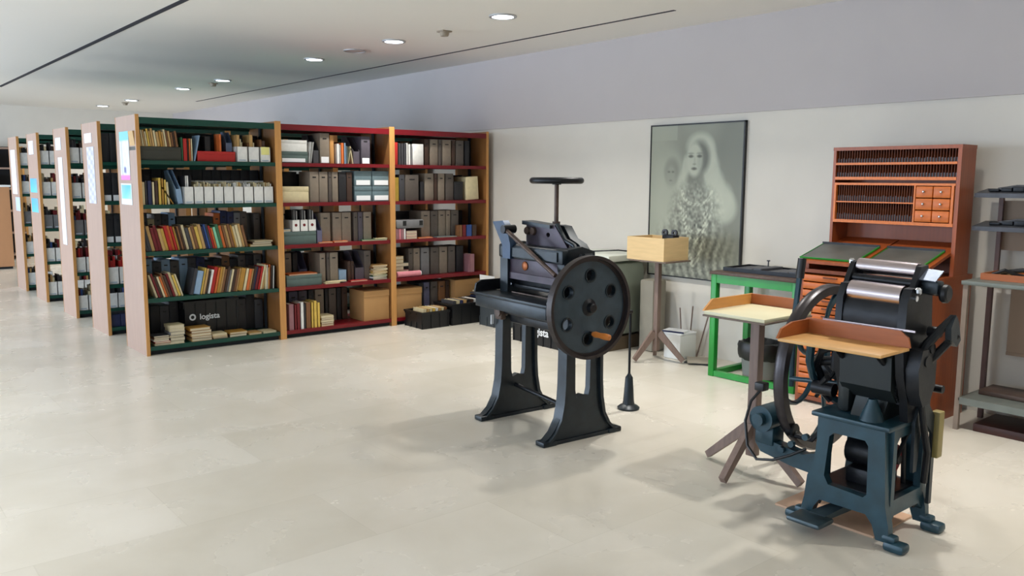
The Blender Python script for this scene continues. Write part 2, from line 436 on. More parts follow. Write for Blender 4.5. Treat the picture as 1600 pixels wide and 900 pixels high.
def lowbox(x0, x1, y, z, h, col, where, group, inner=(), dot=False, note=False, d=.22, far=False):
    """low-fronted cardboard file with pamphlets standing in it"""
    t = x1-x0-.003
    g = G().box(0, t, 0, .003, 0, h).box(0, t, d-.003, d, 0, h*1.35).box(0, .003, 0, d, 0, h).box(t-.003, t, 0, d, 0, h).box(0, t, 0, d, 0, .003)
    place(g, Matrix.Translation((x0, y, z)))
    o = obj('file_box', g, cm(col))
    if dot: obj('dot_sticker', G().lathe([(t*.18, -.0015), (t*.18, 0)], (x0+t/2, y, z+h*.55), 'y', 14), cm('dark red'), o, label='dark red round sticker')
    if note: obj('paper_note', G().box(x0+t*.1, x0+t*.9, y-.0015, y, z+h*.5, z+h*1.02), mat('note_yellow', (238, 234, 150), .7), o, label='pale yellow note')
    if not dot: obj('label', G().box(x0+t*.18, x0+t*.82, y-.001, y, z+h*.08, z+h*.16), mat('faint_blue_print', (180, 192, 204), .6), o)
    reg(o, 'low %s cardboard file box' % col+(' with red dot' if dot else ' with a yellow note' if note else ''), where, col, (x0+x1)/2, 'file box', group)
    u = .006
    for (c, tt, hh) in inner:
        if u+tt > t-.004: break
        if far: FARP.append((x0+u, y+.02, z+.004, tt, hh, c)); u += tt+.001; continue
        upright(x0+u, y+.02, z+.004, tt, hh, c, where, group+', pamphlets', d=.15, kind='pamphlet')
        u += tt+.001
    return o
def flatbox(x0, x1, y, z, h, col, where, group, lab=0, lid=None, d=.26, name='storage_box', word='flat storage box'):
    t = thing(name, None, None, ((x0+x1)/2, y+d/2, z))
    obj('body', G().box(x0, x1-.002, y+.002, y+d, z, z+h*.72, .002), cm(col), t)
    obj('lid', G().box(x0-.001, x1-.001, y, y+d+.002, z+h*.7, z+h, .003), cm(lid or col), t)
    for k in range(lab):
        u0 = x0+(x1-x0)*(k+.1)/lab; u1 = x0+(x1-x0)*(k+.9)/lab
        obj('label', G().box(u0, u1, y-.0005, y+.002, z+h*.08, z+h*.4), M_white, t, label='white paper label')
    reg(t, '%s %s' % (col, word)+(' with white label' if lab else ''), where, col, (x0+x1)/2, 'storage box', group)
    return t

Y = YF+.03
GB = lambda s: 'on the %s green shelf' % s
R1 = lambda s: 'on the %s middle red shelf' % s
R2 = lambda s: 'on the %s wall-end red shelf' % s
SN = ['bottom', 'fourth', 'third', 'second', 'top']
def run(px0, px1, shelf, where, group, specs, lean=0, y=None, jitter=.02, hh=None):
    """a run of books between two positions; specs are colour names, spread over the width"""
    xa, xb = along(px0), along(px1); y = Y if y is None else y
    n = len(specs); ws = [rnd.uniform(.7, 1.3)*(s[1] if isinstance(s, tuple) else 1) for s in specs]
    tot = sum(ws); ca = math.cos(lean)
    x = xa
    for s, w in zip(specs, ws):
        c = s[0] if isinstance(s, tuple) else s
        tt = (xb-xa)*w/tot*ca
        h = (hh or .21)*rnd.uniform(.88, 1.06)
        upright(x, y+rnd.uniform(0, .012), LV[shelf], tt*.96, h, c, where, group, lean)
        x += tt/ca

# ---- green bay
w = GB('top'); gname = 'books and files on the top green shelf'
zt = LV[4]
flatbox(along(217), along(288), Y, zt, .115, 'olive black', w, gname, word='long box under old pamphlets', d=.22)
xx = along(215)+.01
for c in ['tan', 'cream', 'tan', 'cream', 'tan', 'cream', 'yellow', 'tan', 'tan', 'cream', 'tan', 'ochre', 'tan', 'cream', 'brown', 'tan', 'brown', 'dark brown', 'brown']:
    t_ = rnd.uniform(.013, .023)
    if xx+t_ > along(288): break
    upright(xx, Y+.01, zt+.1165, t_, rnd.uniform(.12, .15), c, 'on the long olive box', 'old pamphlets on the olive box', d=.14, lean=-.12)
    xx += t_+.0015
for c, a, b, h in (('green', 288.5, 290.5, .2), ('red', 291, 297, .19), ('dark brown', 297.5, 299.5, .18), ('orange', 300, 302.5, .19), ('cream', 303, 305.5, .19)):
    upright(along(a), Y, zt, along(b)-along(a), h, c, w, gname)
upright(along(307), Y, zt, .012, .225, 'light blue', w, gname, lean=.22)
flatbox(along(313), along(372), Y, zt, .088, 'red', w, gname, word='flat glossy box', d=.2)
upright(along(348), Y+.01, zt+.0885, .02, .15, 'orange', w, gname, d=.12)
upright(along(328), Y+.05, zt+.0885, .05, .13, 'black', w, gname, d=.12)
cutfile(along(372)-.06, along(372)-.002, Y+.06, zt+.0885, .175, 'blue-grey', w, gname, d=.12)
for i, (a, b) in enumerate(((374.5, 391.5), (392.5, 409.5), (410.5, 427))):
    lowbox(along(a), along(b), Y, zt, .135, 'white', w, gname, inner=[[('tan', .03, .235), ('cream', .012, .2), ('cream', .01, .17)], [('brown', .01, .17), ('tan', .034, .24), ('cream', .012, .17)], [('brown', .02, .2), ('dark brown', .03, .19)]][i], note=(i == 2))
w = GB('second'); gname = 'books and files on the second green shelf'; zt = LV[3]
for c, a, b, h in (('cream', 222, 228.5, .19), ('dark grey', 229, 232, .2), ('navy', 232.5, 239, .2), ('cream', 239.5, 243.5, .19), ('dark brown', 244, 249, .2), ('yellow', 249.5, 254, .225), ('ochre', 254.5, 258, .22), ('yellow', 258.5, 262, .21)):
    upright(along(a), Y, zt, along(b)-along(a)-.002, h, c, w, gname)
upright(along(263), Y, zt, .02, .19, 'cream', w, gname, lean=-.05)
upright(along(271), Y, zt, .012, .17, 'ochre', w, gname, lean=-.55, d=.12)
cutfile(along(280), along(289)-.004, Y+.01, zt, .29, 'light blue', w, gname, lean=-.12)
for i in range(9):
    a = 289.5+i*15.6
    xa, xb = along(a), along(a+15.4)
    inn = []
    u = 0
    while u < .07:
        tt = rnd.uniform(.008, .018); inn.append((rnd.choice(['cream', 'white', 'cream', 'cream', 'white', 'tan']) if i else rnd.choice(['white', 'black']), tt, rnd.uniform(.165, .19) if i else .24)); u += tt
    lowbox(xa, xb, Y, zt, .15, 'white', w, 'white file boxes on the second green shelf', inner=inn)
w = GB('third'); gname = 'books on the third green shelf'
run(226, 388, 2, w, gname, ['dark grey', 'dark grey', 'tan', 'dark red', 'dark red', 'tan', 'yellow', ('red', 1.5), 'orange', 'red', 'ochre', 'dark brown', 'brown', 'dark brown', 'cream', 'dark grey', 'tan', 'brown', 'yellow', 'tan', 'navy', 'blue', 'dark grey', 'red', 'orange', 'mint green', 'green', 'orange', 'brown', 'tan', 'brown', 'ochre', 'cream', 'cream', 'tan', 'brown'], lean=-.22)
z = flatbook(along(390), along(425), Y, LV[2], .02, 'ochre', w, 'flat books at the right end of the third green shelf')
z = flatbook(along(394), along(424), Y, z+.0005, .018, 'dark brown', w, 'flat books at the right end of the third green shelf')
flatbook(along(398), along(427), Y+.01, z+.0005, .012, 'cream', w, 'flat books at the right end of the third green shelf')
w = GB('fourth'); gname = 'books on the fourth green shelf'
run(238, 282, 1, w, gname, ['cream', 'dark red', 'dark brown', 'cream', 'orange', 'brown', 'dark brown', 'dark red', 'cream', 'yellow', 'cream'], lean=-.3, hh=.21)
run(292, 410, 1, w, gname, ['dark grey', ('light blue', 2), 'yellow', 'tan', 'dark brown', 'white', ('red', 1.8), 'orange', 'ochre', 'tan', 'brown', 'dark brown', 'grey', 'cream', 'dark brown', 'brown', 'tan', ('ochre', 1.5), 'cream', 'orange', 'tan', 'dark brown', 'navy', 'dark red', 'red', 'cream', 'tan'], lean=.22, hh=.225)
run(411, 427, 1, w, gname, ['cream', 'white', 'tan', 'orange', 'dark brown', 'black', 'white', 'black'], lean=.05, hh=.22)
w = GB('bottom'); zt = LV[0]
def pile(pa, pb, cols, where, group, t=(.018, .03), y=Y, z0=None):
    z = LV[0] if z0 is None else z0
    for c in cols:
        j = rnd.uniform(-.008, .008)
        z = flatbook(along(pa)+j, along(pb)+j, y+rnd.uniform(0, .01), z, rnd.uniform(*t), c, where, group, rot=rnd.uniform(-.04, .04), d=.15)+.0006
pile(231, 256, ['cream', 'red', 'white', 'brown', 'dark grey'], 'in the leftmost bottom green shelf pile', 'leftmost pile on the bottom green shelf', (.014, .022))
pile(257, 281, ['cream', 'dark grey', 'cream', 'grey', 'cream', 'cream'], 'in the tall cream pile, bottom green shelf', 'tall cream pile on the bottom green shelf', (.02, .03))
pile(291, 324, ['tan', 'brown', 'tan', 'brown', 'ochre'], 'in the brown pile, bottom green shelf', 'brown pile on the bottom green shelf', (.018, .026))
pile(326, 350, ['brown', 'tan', 'cream'], 'in the low pile beside the brown pile', 'low pile right of the brown pile', (.012, .018))
pile(353, 381, ['dark brown', 'ochre'], 'in the two-book pile, bottom green shelf', 'two-book pile on the bottom green shelf', (.018, .026))
pile(385, 405, ['tan'], 'near the right end, bottom green shelf', 'thin flat books on the bottom green shelf', (.014, .018))
pile(408, 429, ['cream'], 'at the right end, bottom green shelf', 'thin flat books on the bottom green shelf', (.014, .018))

def crate(x0, x1, y0, y1, z0, h, label, group=None, face=None, name='book_crate', m=None, text='logista', tsize=.06, tshift=0, tz=.55):
    m = m or M_black
    t = thing(name, label, 'crate', ((x0+x1)/2, (y0+y1)/2, z0), group)
    g = G(); e = .012
    ins = .012
    g.box(x0+ins, x1-ins, y0+ins, y1-ins, z0, z0+e)
    g.box(x0+ins, x1-ins, y0+ins, y0+ins+.005, z0+e, z0+h); g.box(x0+ins, x1-ins, y1-ins-.005, y1-ins, z0+e, z0+h)
    g.box(x0+ins, x0+ins+.005, y0+ins, y1-ins, z0+e, z0+h); g.box(x1-ins-.005, x1-ins, y0+ins, y1-ins, z0+e, z0+h)
    n = int((x1-x0)/.1)
    for k in range(n+1):
        u = x0+ins+(x1-x0-2*ins-.008)*k/max(n, 1); g.box(u, u+.008, y0+.004, y0+ins, z0, z0+h); 
    n = int((y1-y0)/.1)
    for k in range(n+1):
        u = y0+ins+(y1-y0-2*ins-.008)*k/max(n, 1); g.box(x0+.004, x0+ins, u, u+.008, z0, z0+h*.35); g.box(x0+.004, x0+ins, u, u+.008, z0+h*.8, z0+h)
    obj('body', g, m, t)
    g = G()
    for a, b, c, d in ((x0, x1, y0, y0+.022), (x0, x1, y1-.022, y1), (x0, x0+.022, y0+.022, y1-.022), (x1-.022, x1, y0+.022, y1-.022)):
        g.box(a, b, c, d, z0+h-.02, z0+h)
    obj('rim', g, m, t)
    if face == '-x':
        Mx = Matrix.Translation((x0+.001, (y0+y1)/2+tshift, z0+h*tz)) @ Matrix.Rotation(-PI/2, 4, 'Z') @ Matrix.Rotation(PI/2, 4, 'X')
        text_part('lettering', text, tsize, Mx, M_white, t)
    if face == '-y':
        Mx = Matrix.Translation(((x0+x1)/2+tshift, y0+.003, z0+h*.55)) @ Matrix.Rotation(PI/2, 4, 'X')
        text_part('lettering', text, tsize, Mx, M_white, t)
        g = G().ring(((x0+x1)/2+tshift-tsize*2.15, y0+.003, z0+h*.56), 'y', tsize*.22, tsize*.42, -.001, .001, 20)
        obj('emblem', g, M_white, t)
    return t
crate(along(292), along(382), YF+.23, YF+.56, LV[0], .33, 'black plastic crate with white lettering standing on the bottom shelf of the green bay', None, '-y', tsize=.072, tshift=-.02)

# things on the back half of the green bay, seen through its gaps
def backfill(px0, px1, shelf, specs, where, group, y=YF+.33):
    x = along(px0); n = len(specs); W = (along(px1)-x)/n
    for c, h in specs:
        if c: binder(x, x+W, y, LV[shelf], h, c, where, group, d=.22)
        x += W
bw = lambda s: 'at back of the %s green shelf' % s
backfill(235, 292, 2, [('dark grey', .28), ('cream', .26), ('dark taupe', .3), ('dark grey', .3), ('light blue', .31)], bw('third'), 'box files seen through the third green shelf')
flatbox(along(294), along(352), YF+.33, LV[2], .27, 'olive black', bw('third'), 'box files seen through the third green shelf', word='large box behind the books')
backfill(353, 428, 2, [('orange', .3), ('navy', .32), ('navy', .31), ('grey', .3), ('dark taupe', .31), (None, 0), ('dark taupe', .29)], bw('third'), 'box files seen through the third green shelf')
backfill(236, 428, 1, [('light blue', .31), ('dark grey', .28), ('light blue', .3), ('dark taupe', .28), ('light blue', .3), ('dark grey', .3), ('navy', .3), ('black', .26), ('black', .28), ('brown', .3), ('black', .27), ('dark taupe', .3), ('black', .3), ('dark taupe', .3)], bw('fourth'), 'box files seen through the fourth green shelf')
backfill(222, 428, 3, [('black', .3)]*13, bw('second'), 'black files seen through the second green shelf')
backfill(222, 428, 4, [('black', .25)]*12, bw('top'), 'black files seen through the top green shelf')
backfill(386, 428, 0, [('dark grey', .3), ('black', .33), ('dark grey', .28)], bw('bottom'), 'files at the back of the bottom green shelf')
backfill(228, 290, 0, [('black', .33), ('black', .31), ('dark grey', .3), ('black', .33)], bw('bottom'), 'files at the back of the bottom green shelf')

# ---- middle red bay
w = R1('top'); gname = 'boxes and files on the top middle red shelf'; zt = LV[4]
flatbox(along(440), along(485), Y, zt, .105, 'grey-green', w, gname, lab=1)
flatbox(along(440), along(484), Y, zt+.1055, .105, 'white', 'stacked on the top-shelf grey-green box', gname)
upright(along(486), Y, zt, .008, .2, 'white', w, gname, lean=.12, adj='stapled')
upright(along(489), Y, zt, .006, .2, 'white', w, gname, lean=.16)
cutfile(along(494), along(503), Y+.01, zt, .27, 'dark grey', w, gname)
binder(along(504), along(519), Y, zt, .285, 'taupe', w, gname, lab=True)
single('shelf_divider', G().box(along(520), along(526), Y+.01, Y+.24, zt+.001, zt+.27, .002), M_edge, 'orange wooden divider block standing on the top shelf of the middle red bay', 'divider')
for c, a, b, h in (('white', 530, 534, .19), ('white', 534.5, 536, .18), ('orange', 536.5, 541, .2), ('light blue', 541.5, 544, .2), ('slate', 544.5, 546.5, .17)):
    upright(along(a), Y, zt, along(b)-along(a)-.002, h, c, w, gname)
upright(along(547), Y, zt, .008, .16, 'cream', w, gname, lean=.2)
upright(along(554), Y, zt, .01, .17, 'cream', w, gname, lean=-.16)
cutfile(along(557), along(567), Y+.02, zt, .27, 'purple-grey', w, gname)
binder(along(568), along(582), Y, zt, .27, 'purple-grey', w, gname, lab=True)
w = R1('second'); gname = 'boxes and files on the second middle red shelf'; zt = LV[3]
flatbox(along(440), along(485), Y, zt, .15, 'cream', w, gname, word='wide cardboard box')
binder(along(440), along(463), Y+.25, zt, .30, 'dark taupe', w, gname, d=.2); binder(along(463), along(485), Y+.25, zt, .29, 'black', w, gname, d=.2)
for a, b, c in ((487, 501, 'taupe'), (501.5, 515, 'taupe'), (516, 521, 'dark taupe'), (521.5, 531, 'taupe'), (532, 544, 'black'), (544.5, 553, 'dark brown')):
    binder(along(a), along(b), Y, zt, .29, c, w, gname)
for i in (0, 1):
    for j in (0, 1):
        flatbox(along(556.5+i*28), along(583.5+i*28), Y, zt+j*.152, .15, 'slate',
                '%s %s of the four-box block, middle red bay' % (('lower', 'upper')[j], ('left', 'right')[i]),
                'slate grey labelled boxes', lab=1, word='storage box')
w = R1('third'); gname = 'boxes and files on the third middle red shelf'; zt = LV[2]
flatbox(along(443), along(495), Y, zt, .12, 'grey-green', w, gname, lid='grey-green')
for i, a in enumerate((458, 471, 483.5)):
    lowbox(along(a), along(a+12.5), Y+.01, zt+.1215, .11, 'white', 'on the third-shelf grey-green box, middle bay', gname, inner=[('black', .02, .2), ('white', .006, .2), ('dark grey', .018, .2), ('white', .008, .19)], dot=True, d=.2)
flatbook(along(443), along(457), Y+.02, zt+.1215, .025, 'light blue', 'on the third-shelf grey-green box, middle bay', gname)
cutfile(along(497), along(505), Y+.01, zt, .28, 'lavender grey', w, gname)
for a, b, c in ((506, 521.5, 'taupe'), (525, 539, 'taupe'), (539.5, 554, 'taupe'), (558, 564.5, 'dark taupe'), (565, 572.5, 'purple-grey'), (573.5, 586, 'taupe')):
    binder(along(a), along(b), Y+.05, zt, .29, c, w, gname)
flatbook(along(498), along(520), Y-.012, zt, .012, 'orange', w, gname, d=.055); flatbook(along(522), along(544), Y-.012, zt, .014, 'orange', w, gname, d=.055)
z = flatbook(along(566), along(606), Y-.01, zt, .015, 'green', w, gname, d=.055); flatbook(along(588), along(607), Y, z+.0006, .008, 'cream', w, gname, d=.05)
w = R1('fourth'); gname = 'boxes and files on the fourth middle red shelf'; zt = LV[1]
flatbox(along(446), along(502), Y, zt, .105, 'grey-green', w, gname, d=.22)
flatbook(along(451), along(496), Y+.01, zt+.1055, .012, 'orange', 'on the fourth-shelf grey-green box, middle bay', gname)
for a, b, c in ((445, 458, 'taupe'), (458.5, 472, 'taupe'), (474, 482, 'black')):
    binder(along(a), along(b), Y+.24, zt, .30, c, w, gname, d=.2)
cutfile(along(484.5), along(497), Y+.24, zt, .3, 'lavender grey', w, gname)
for a, b, c in ((504, 513, 'taupe'), (515, 519.5, 'dark taupe'), (520, 533, 'taupe'), (548, 553, 'dark brown'), (553.5, 558, 'dark brown')):
    binder(along(a), along(b), Y+.06, zt, .3 if c != 'dark brown' else .2, c, w, gname)
binder(along(534), along(546), Y+.06, zt, .12, 'light blue', w, gname, d=.15, slot=False)
cutfile(along(560), along(574), Y+.06, zt, .29, 'purple-grey', w, gname)
binder(along(574.5), along(585), Y+.06, zt, .3, 'dark taupe', w, gname)
z = zt
for c, rr in (('dark grey', .0), ('white', .1), ('green', -.06), ('cream', .12), ('yellow', -.1), ('tan', .05), ('cream', -.15), ('brown', .1), ('tan', -.1)):
    z = flatbook(along(583), along(606), Y, z, .016, c, 'in the loose pile, fourth middle red shelf', 'loose pile on the fourth middle red shelf', rot=rr, d=.15)+.0006
z = flatbook(along(507), along(530), Y-.014, zt, .012, 'cream', w, gname, d=.06); flatbook(along(510), along(541), Y-.01, z+.0006, .01, 'cream', w, gname, d=.06, rot=.05)
flatbook(along(547), along(574), Y-.012, zt, .014, 'red', w, gname, d=.065)
w = R1('bottom'); gname = 'books and boxes on the bottom middle red shelf'; zt = LV[0]
for c, a, b, h in (('mauve', 448, 456, .25), ('dark red', 457, 460.5, .24), ('dark red', 461, 466, .25), ('white', 467, 472, .26), ('dark grey', 472.5, 475, .24), ('brown', 475.5, 483, .25), ('yellow', 484, 487.5, .25), ('yellow', 488, 493, .26), ('yellow', 493.5, 498, .24)):
    upright(along(a), Y, zt, along(b)-along(a)-.002, h, c, w, gname)
z = zt
for c in ('tan', 'brown', 'cream', 'brown', 'cream'): z = flatbook(along(499.5), along(520), Y, z, .02, c, 'in the small pile, bottom middle red shelf', 'small pile on the bottom middle red shelf', d=.15, rot=rnd.uniform(-.08, .08))+.0006
for a, b, c in ((450, 466, 'black'), (467, 482, 'lavender grey'), (483, 497, 'purple-grey'), (499, 508, 'black'), (510, 524, 'taupe'), (526, 531, 'black'), (532, 544, 'dark taupe'), (545, 552, 'black'), (553, 562, 'dark brown')):
    binder(along(a), along(b), Y+.26, zt, .33, c, w, gname, d=.2)
def carton(x0, x1, y0, y1, z0, h, label):
    t = thing('cardboard_box', label, 'cardboard box', ((x0+x1)/2, (y0+y1)/2, z0), 'cardboard boxes on the bottom red shelves')
    obj('body', G().box(x0, x1, y0, y1, z0, z0+h, .003), M_card, t)
    g = G().box(x0-.003, (x0+x1)/2-.001, y0-.003, y1+.003, z0+h, z0+h+.004).box((x0+x1)/2+.001, x1+.003, y0-.003, y1+.003, z0+h, z0+h+.004)
    g.box(x0-.002, x1+.002, y0-.003, y0, z0+h-.06, z0+h+.004)
    obj('flap', g, M_card, t)
carton(along(568), along(608), Y, Y+.3, LV[0], .305, 'brown cardboard box on the bottom shelf of the middle red bay')
carton(along(620), along(660), Y, Y+.3, LV[0], .30, 'brown cardboard box at the left end of the wall-end red bay, bottom shelf')
carton(along(715), along(756), Y+.02, Y+.3, LV[0], .335, 'brown cardboard box at the right end of the wall-end red bay behind the crates')
# ---- wall-end red bay
w = R2('top'); gname = 'files on the top wall-end red shelf'; zt = LV[4]
binder(along(619.5), along(625), Y, zt, .225, 'red', w, gname, slot=False, name='ring_binder', word='ring binder')
for a in (626, 630, 634): upright(along(a), Y, zt, along(a+3.6)-along(a), .215, 'dark grey', w, gname)
upright(along(638), Y, zt, .018, .22, 'white', w, gname); upright(along(641), Y, zt, .026, .21, 'white', w, gname); upright(along(644.6), Y, zt, .02, .2, 'grey', w, gname)
binder(along(648), along(665), Y, zt, .215, 'white', w, gname, slot=False)
for a, b, c in ((668, 675, 'dark brown'), (677, 689, 'taupe'), (690, 695, 'dark taupe'), (696, 709.5, 'taupe'), (711, 716, 'dark brown'), (717, 729, 'dark taupe'), (731, 738, 'black')):
    binder(along(a), along(b), Y+.02, zt, .27, c, w, gname)
w = R2('second'); gname = 'files on the second wall-end red shelf'; zt = LV[3]
upright(along(619), Y, zt, .05, .24, 'mustard', w, gname)
for a, b, c in ((626.5, 635, 'dark grey'), (636, 657, 'dark taupe')): binder(along(a), along(b), Y, zt, .27, c, w, gname)
for a, b, c in ((661, 667, 'black'), (668, 682, 'taupe'), (683, 688, 'dark brown'), (689, 699, 'taupe'), (701, 713, 'dark taupe'), (714, 728, 'black')): binder(along(a), along(b), Y+.02, zt, .285 if c != 'black' else .2, c, w, gname)
binder(along(733), along(751), Y, zt, .25, 'cream', w, gname, lean=-.06, slot=False)
w = R2('third'); gname = 'things on the third wall-end red shelf'; zt = LV[2]
x = along(620)
for c, tt in (('mauve', .035), ('pink', .03), ('mauve', .03), ('white', .022)): upright(x, Y, zt, tt, .11, c, w, gname, d=.14); x += tt+.001
z = zt
for c in ('mauve', 'pink', 'mauve'): z = flatbook(along(636.5), along(654), Y, z, .028, c, w, gname)+.0006
t = thing('equipment_case', 'grey hard case with dark latches lying on books, third shelf of the wall-end red bay', 'case', (along(642), Y+.1, zt+.12))
obj('body', G().box(along(621), along(664), Y-.005, Y+.2, zt+.112, zt+.2, .012), cm('grey'), t)
for p in (631, 657): obj('latch', G().box(along(p), along(p+5), Y-.01, Y-.004, zt+.14, zt+.19), M_black, t)
for a, b, c in ((667, 681, 'taupe'), (682, 693, 'dark taupe'), (694, 705, 'taupe'), (706, 713, 'taupe'), (714, 726, 'dark taupe')): binder(along(a), along(b), Y+.08, zt, .285, c, w, gname)
for a, b, c in ((719, 724, 'brown'), (724.5, 730, 'dark red'), (730.5, 739, 'blue'), (739.5, 746.5, 'dark brown')): upright(along(a), Y-.01, zt, along(b)-along(a)-.002, .125, c, w, gname, d=.075)
flatbook(along(655), along(678), Y-.01, zt, .01, 'orange', w, gname, d=.08); flatbook(along(684), along(716), Y-.01, zt, .01, 'slate', w, gname, d=.08)
w = R2('fourth'); gname = 'things on the fourth wall-end red shelf'; zt = LV[1]
z = zt
for c in ('cream', 'pink', 'tan', 'grey-green', 'ochre', 'tan'): z = flatbook(along(620), along(638 if c in ('ochre', 'tan') else 646), Y+.07, z, .036, c, 'in the left pile, fourth wall-end red shelf', 'left pile on the fourth wall-end red shelf')+.0006
t = thing('paper_roll', 'pink wrapped roll lying at the front of the fourth shelf, wall-end red bay', 'roll', (along(641), Y+.03, zt))
obj('roll', G().cyl((along(622), Y+.022, zt+.031), (along(659), Y+.022, zt+.031), .031), cm('pink'), t)
obj('end_cap', G().cyl((along(659), Y+.022, zt+.031), (along(660), Y+.022, zt+.031), .028), M_white, t)
for a, b, c in ((648, 655, 'dark taupe'), (656, 666, 'taupe'), (668, 681, 'grey'), (683, 696, 'dark taupe'), (697, 709.5, 'taupe'), (711, 722, 'dark taupe'), (724, 735, 'black')): binder(along(a), along(b), Y+.1, zt, .29, c, w, gname)
upright(along(737), Y, zt, .06, .2, 'mauve', w, gname)
w = R2('bottom'); gname = 'files on the bottom wall-end red shelf'; zt = LV[0]
for a, b, c in ((664, 671, 'black'), (672, 681, 'lavender grey'), (683, 694, 'dark taupe'), (695, 706, 'brown'), (707, 713, 'dark brown')): binder(along(a), along(b), Y+.1, zt, .33, c, w, gname)
# dark files on the back half behind the two red bays
for sh in range(5):
    for (pa, pb, nm) in ((442, 606, 'middle'), (622, 752, 'wall-end')):
        if sh == 0 and nm == 'middle': continue
        if sh in (1,) and nm == 'middle': pa = 505
        if sh == 3 and nm == 'middle': pa = 488
        n = 8 if nm == 'middle' else 6
        backfill(pa, pb, sh, [(('black', 'dark brown', 'dark taupe', 'black')[(k+sh) % 4], .22 if sh == 4 else .27) for k in range(n)], 'at the back, %s %s red shelf' % (SN[sh], nm), 'dark files at the back of the %s %s red shelf' % (SN[sh], nm), y=YF+.35 if nm == 'wall-end' else YF+.36)

# ---- rows behind: what shows past each end panel
for r in range(1, 5):
    yf = ROWY[r]+.03; x0 = X0+.034
    for sh in range(5):
        where = 'on the %s row %s shelf' % (rown[r], SN[sh]); gn = 'files on the %s shelf of the %s row' % (SN[sh], rown[r])
        x = x0; nmax = .42 if r < 4 else .3
        if r == 1 and sh in (2, 3, 4):
            k = 0
            while x < x0+.4:
                binder(x, x+.075, yf, LV[sh], .27, 'black', where, gn, lab=(sh != 4 or k > 1)); x += .077; k += 1
        elif r == 1 and sh == 0:
            while x < x0+.4: binder(x, x+.09, yf, LV[sh], .12, 'navy', where, gn, slot=False); x += .092
        else:
            bx = rnd.choice(['white', 'grey', 'white'])
            while x < x0+nmax:
                inn = [(rnd.choice(['red', 'dark red'] if (r < 3 and sh == 1) else ['black', 'dark brown', 'blue', 'tan', 'dark grey', 'cream', 'black', 'dark red']), .022, rnd.uniform(.2, .27)) for _ in range(3)]
                lowbox(x, x+.098, yf, LV[sh], .165, 'white' if sh != 2 else 'grey', where, gn, inner=inn, far=True); x += .1
cs = sorted({p[5] for p in FARP}); g = G()
for (px_, py_, pz_, tt, hh, c) in FARP:
    g.mat(cs.index(c)).box(px_, px_+tt*.94, py_, py_+.15, pz_, pz_+hh)
    g.mat(len(cs)).box(px_+.002, px_+tt*.94-.002, py_+.002, py_+.148, pz_+hh, pz_+hh+.001)
tag(obj('pamphlets', g, [cm(c) for c in cs]+[M_page]), 'thin coloured pamphlets standing in the file boxes of the rows behind', 'pamphlets', kind='stuff')
# far end: wood-fronted counter and open shelving
t = thing('far_cabinet', 'plain light wood cabinet front at the far left end of the room', 'cabinet', (1.2, 16.1, 0))
obj('body', G().box(-.2, 2.46, 15.82, 16.3, .04, 1.34), mat('far_beech', (186, 136, 96), .5, var=.06, scale=4, stretch=(1, 1, .3)), t)
obj('plinth', G().box(-.18, 2.44, 15.85, 16.28, 0, .04), M_plinth, t)
obj('top', G().box(-.22, 2.48, 15.8, 16.32, 1.34, 1.37), M_white_pl, t)
t = thing('bookcase', 'wide open bookcase against the far end wall above the wood cabinet', 'bookcase', (1.3, 17.7, 0))
obj('back_panel', G().box(-.4, 3.0, 17.93, 17.95, 0, 2.05), M_plinth, t)
for xx in (-.4, .75, 1.9, 2.97): obj('side_panel', G().box(xx, xx+.03, 17.6, 17.93, 0, 2.05), M_edge, t)
for z in (.1, .5, .9, 1.3, 1.67, 2.03): obj('shelf', G().box(-.37, 2.97, 17.6, 17.93, z-.03, z), M_beech, t)
for sh, z in ((0, 1.3), (1, 1.67)):
    for k in range(17):
        x = .8+k*.1+(.04 if k > 10 else 0)
        c = ['white', 'tan', 'light blue', 'white', 'dark grey', 'cream'][(k*5+sh*3) % 6]
        if 1.86 < x < 1.94: continue
        binder(x, x+.095, 17.62, z, .22 if k % 3 else .26, c, 'on the far end bookcase %s shelf' % ('lower', 'upper')[sh], 'files on the far end bookcase', slot=False, d=.22)

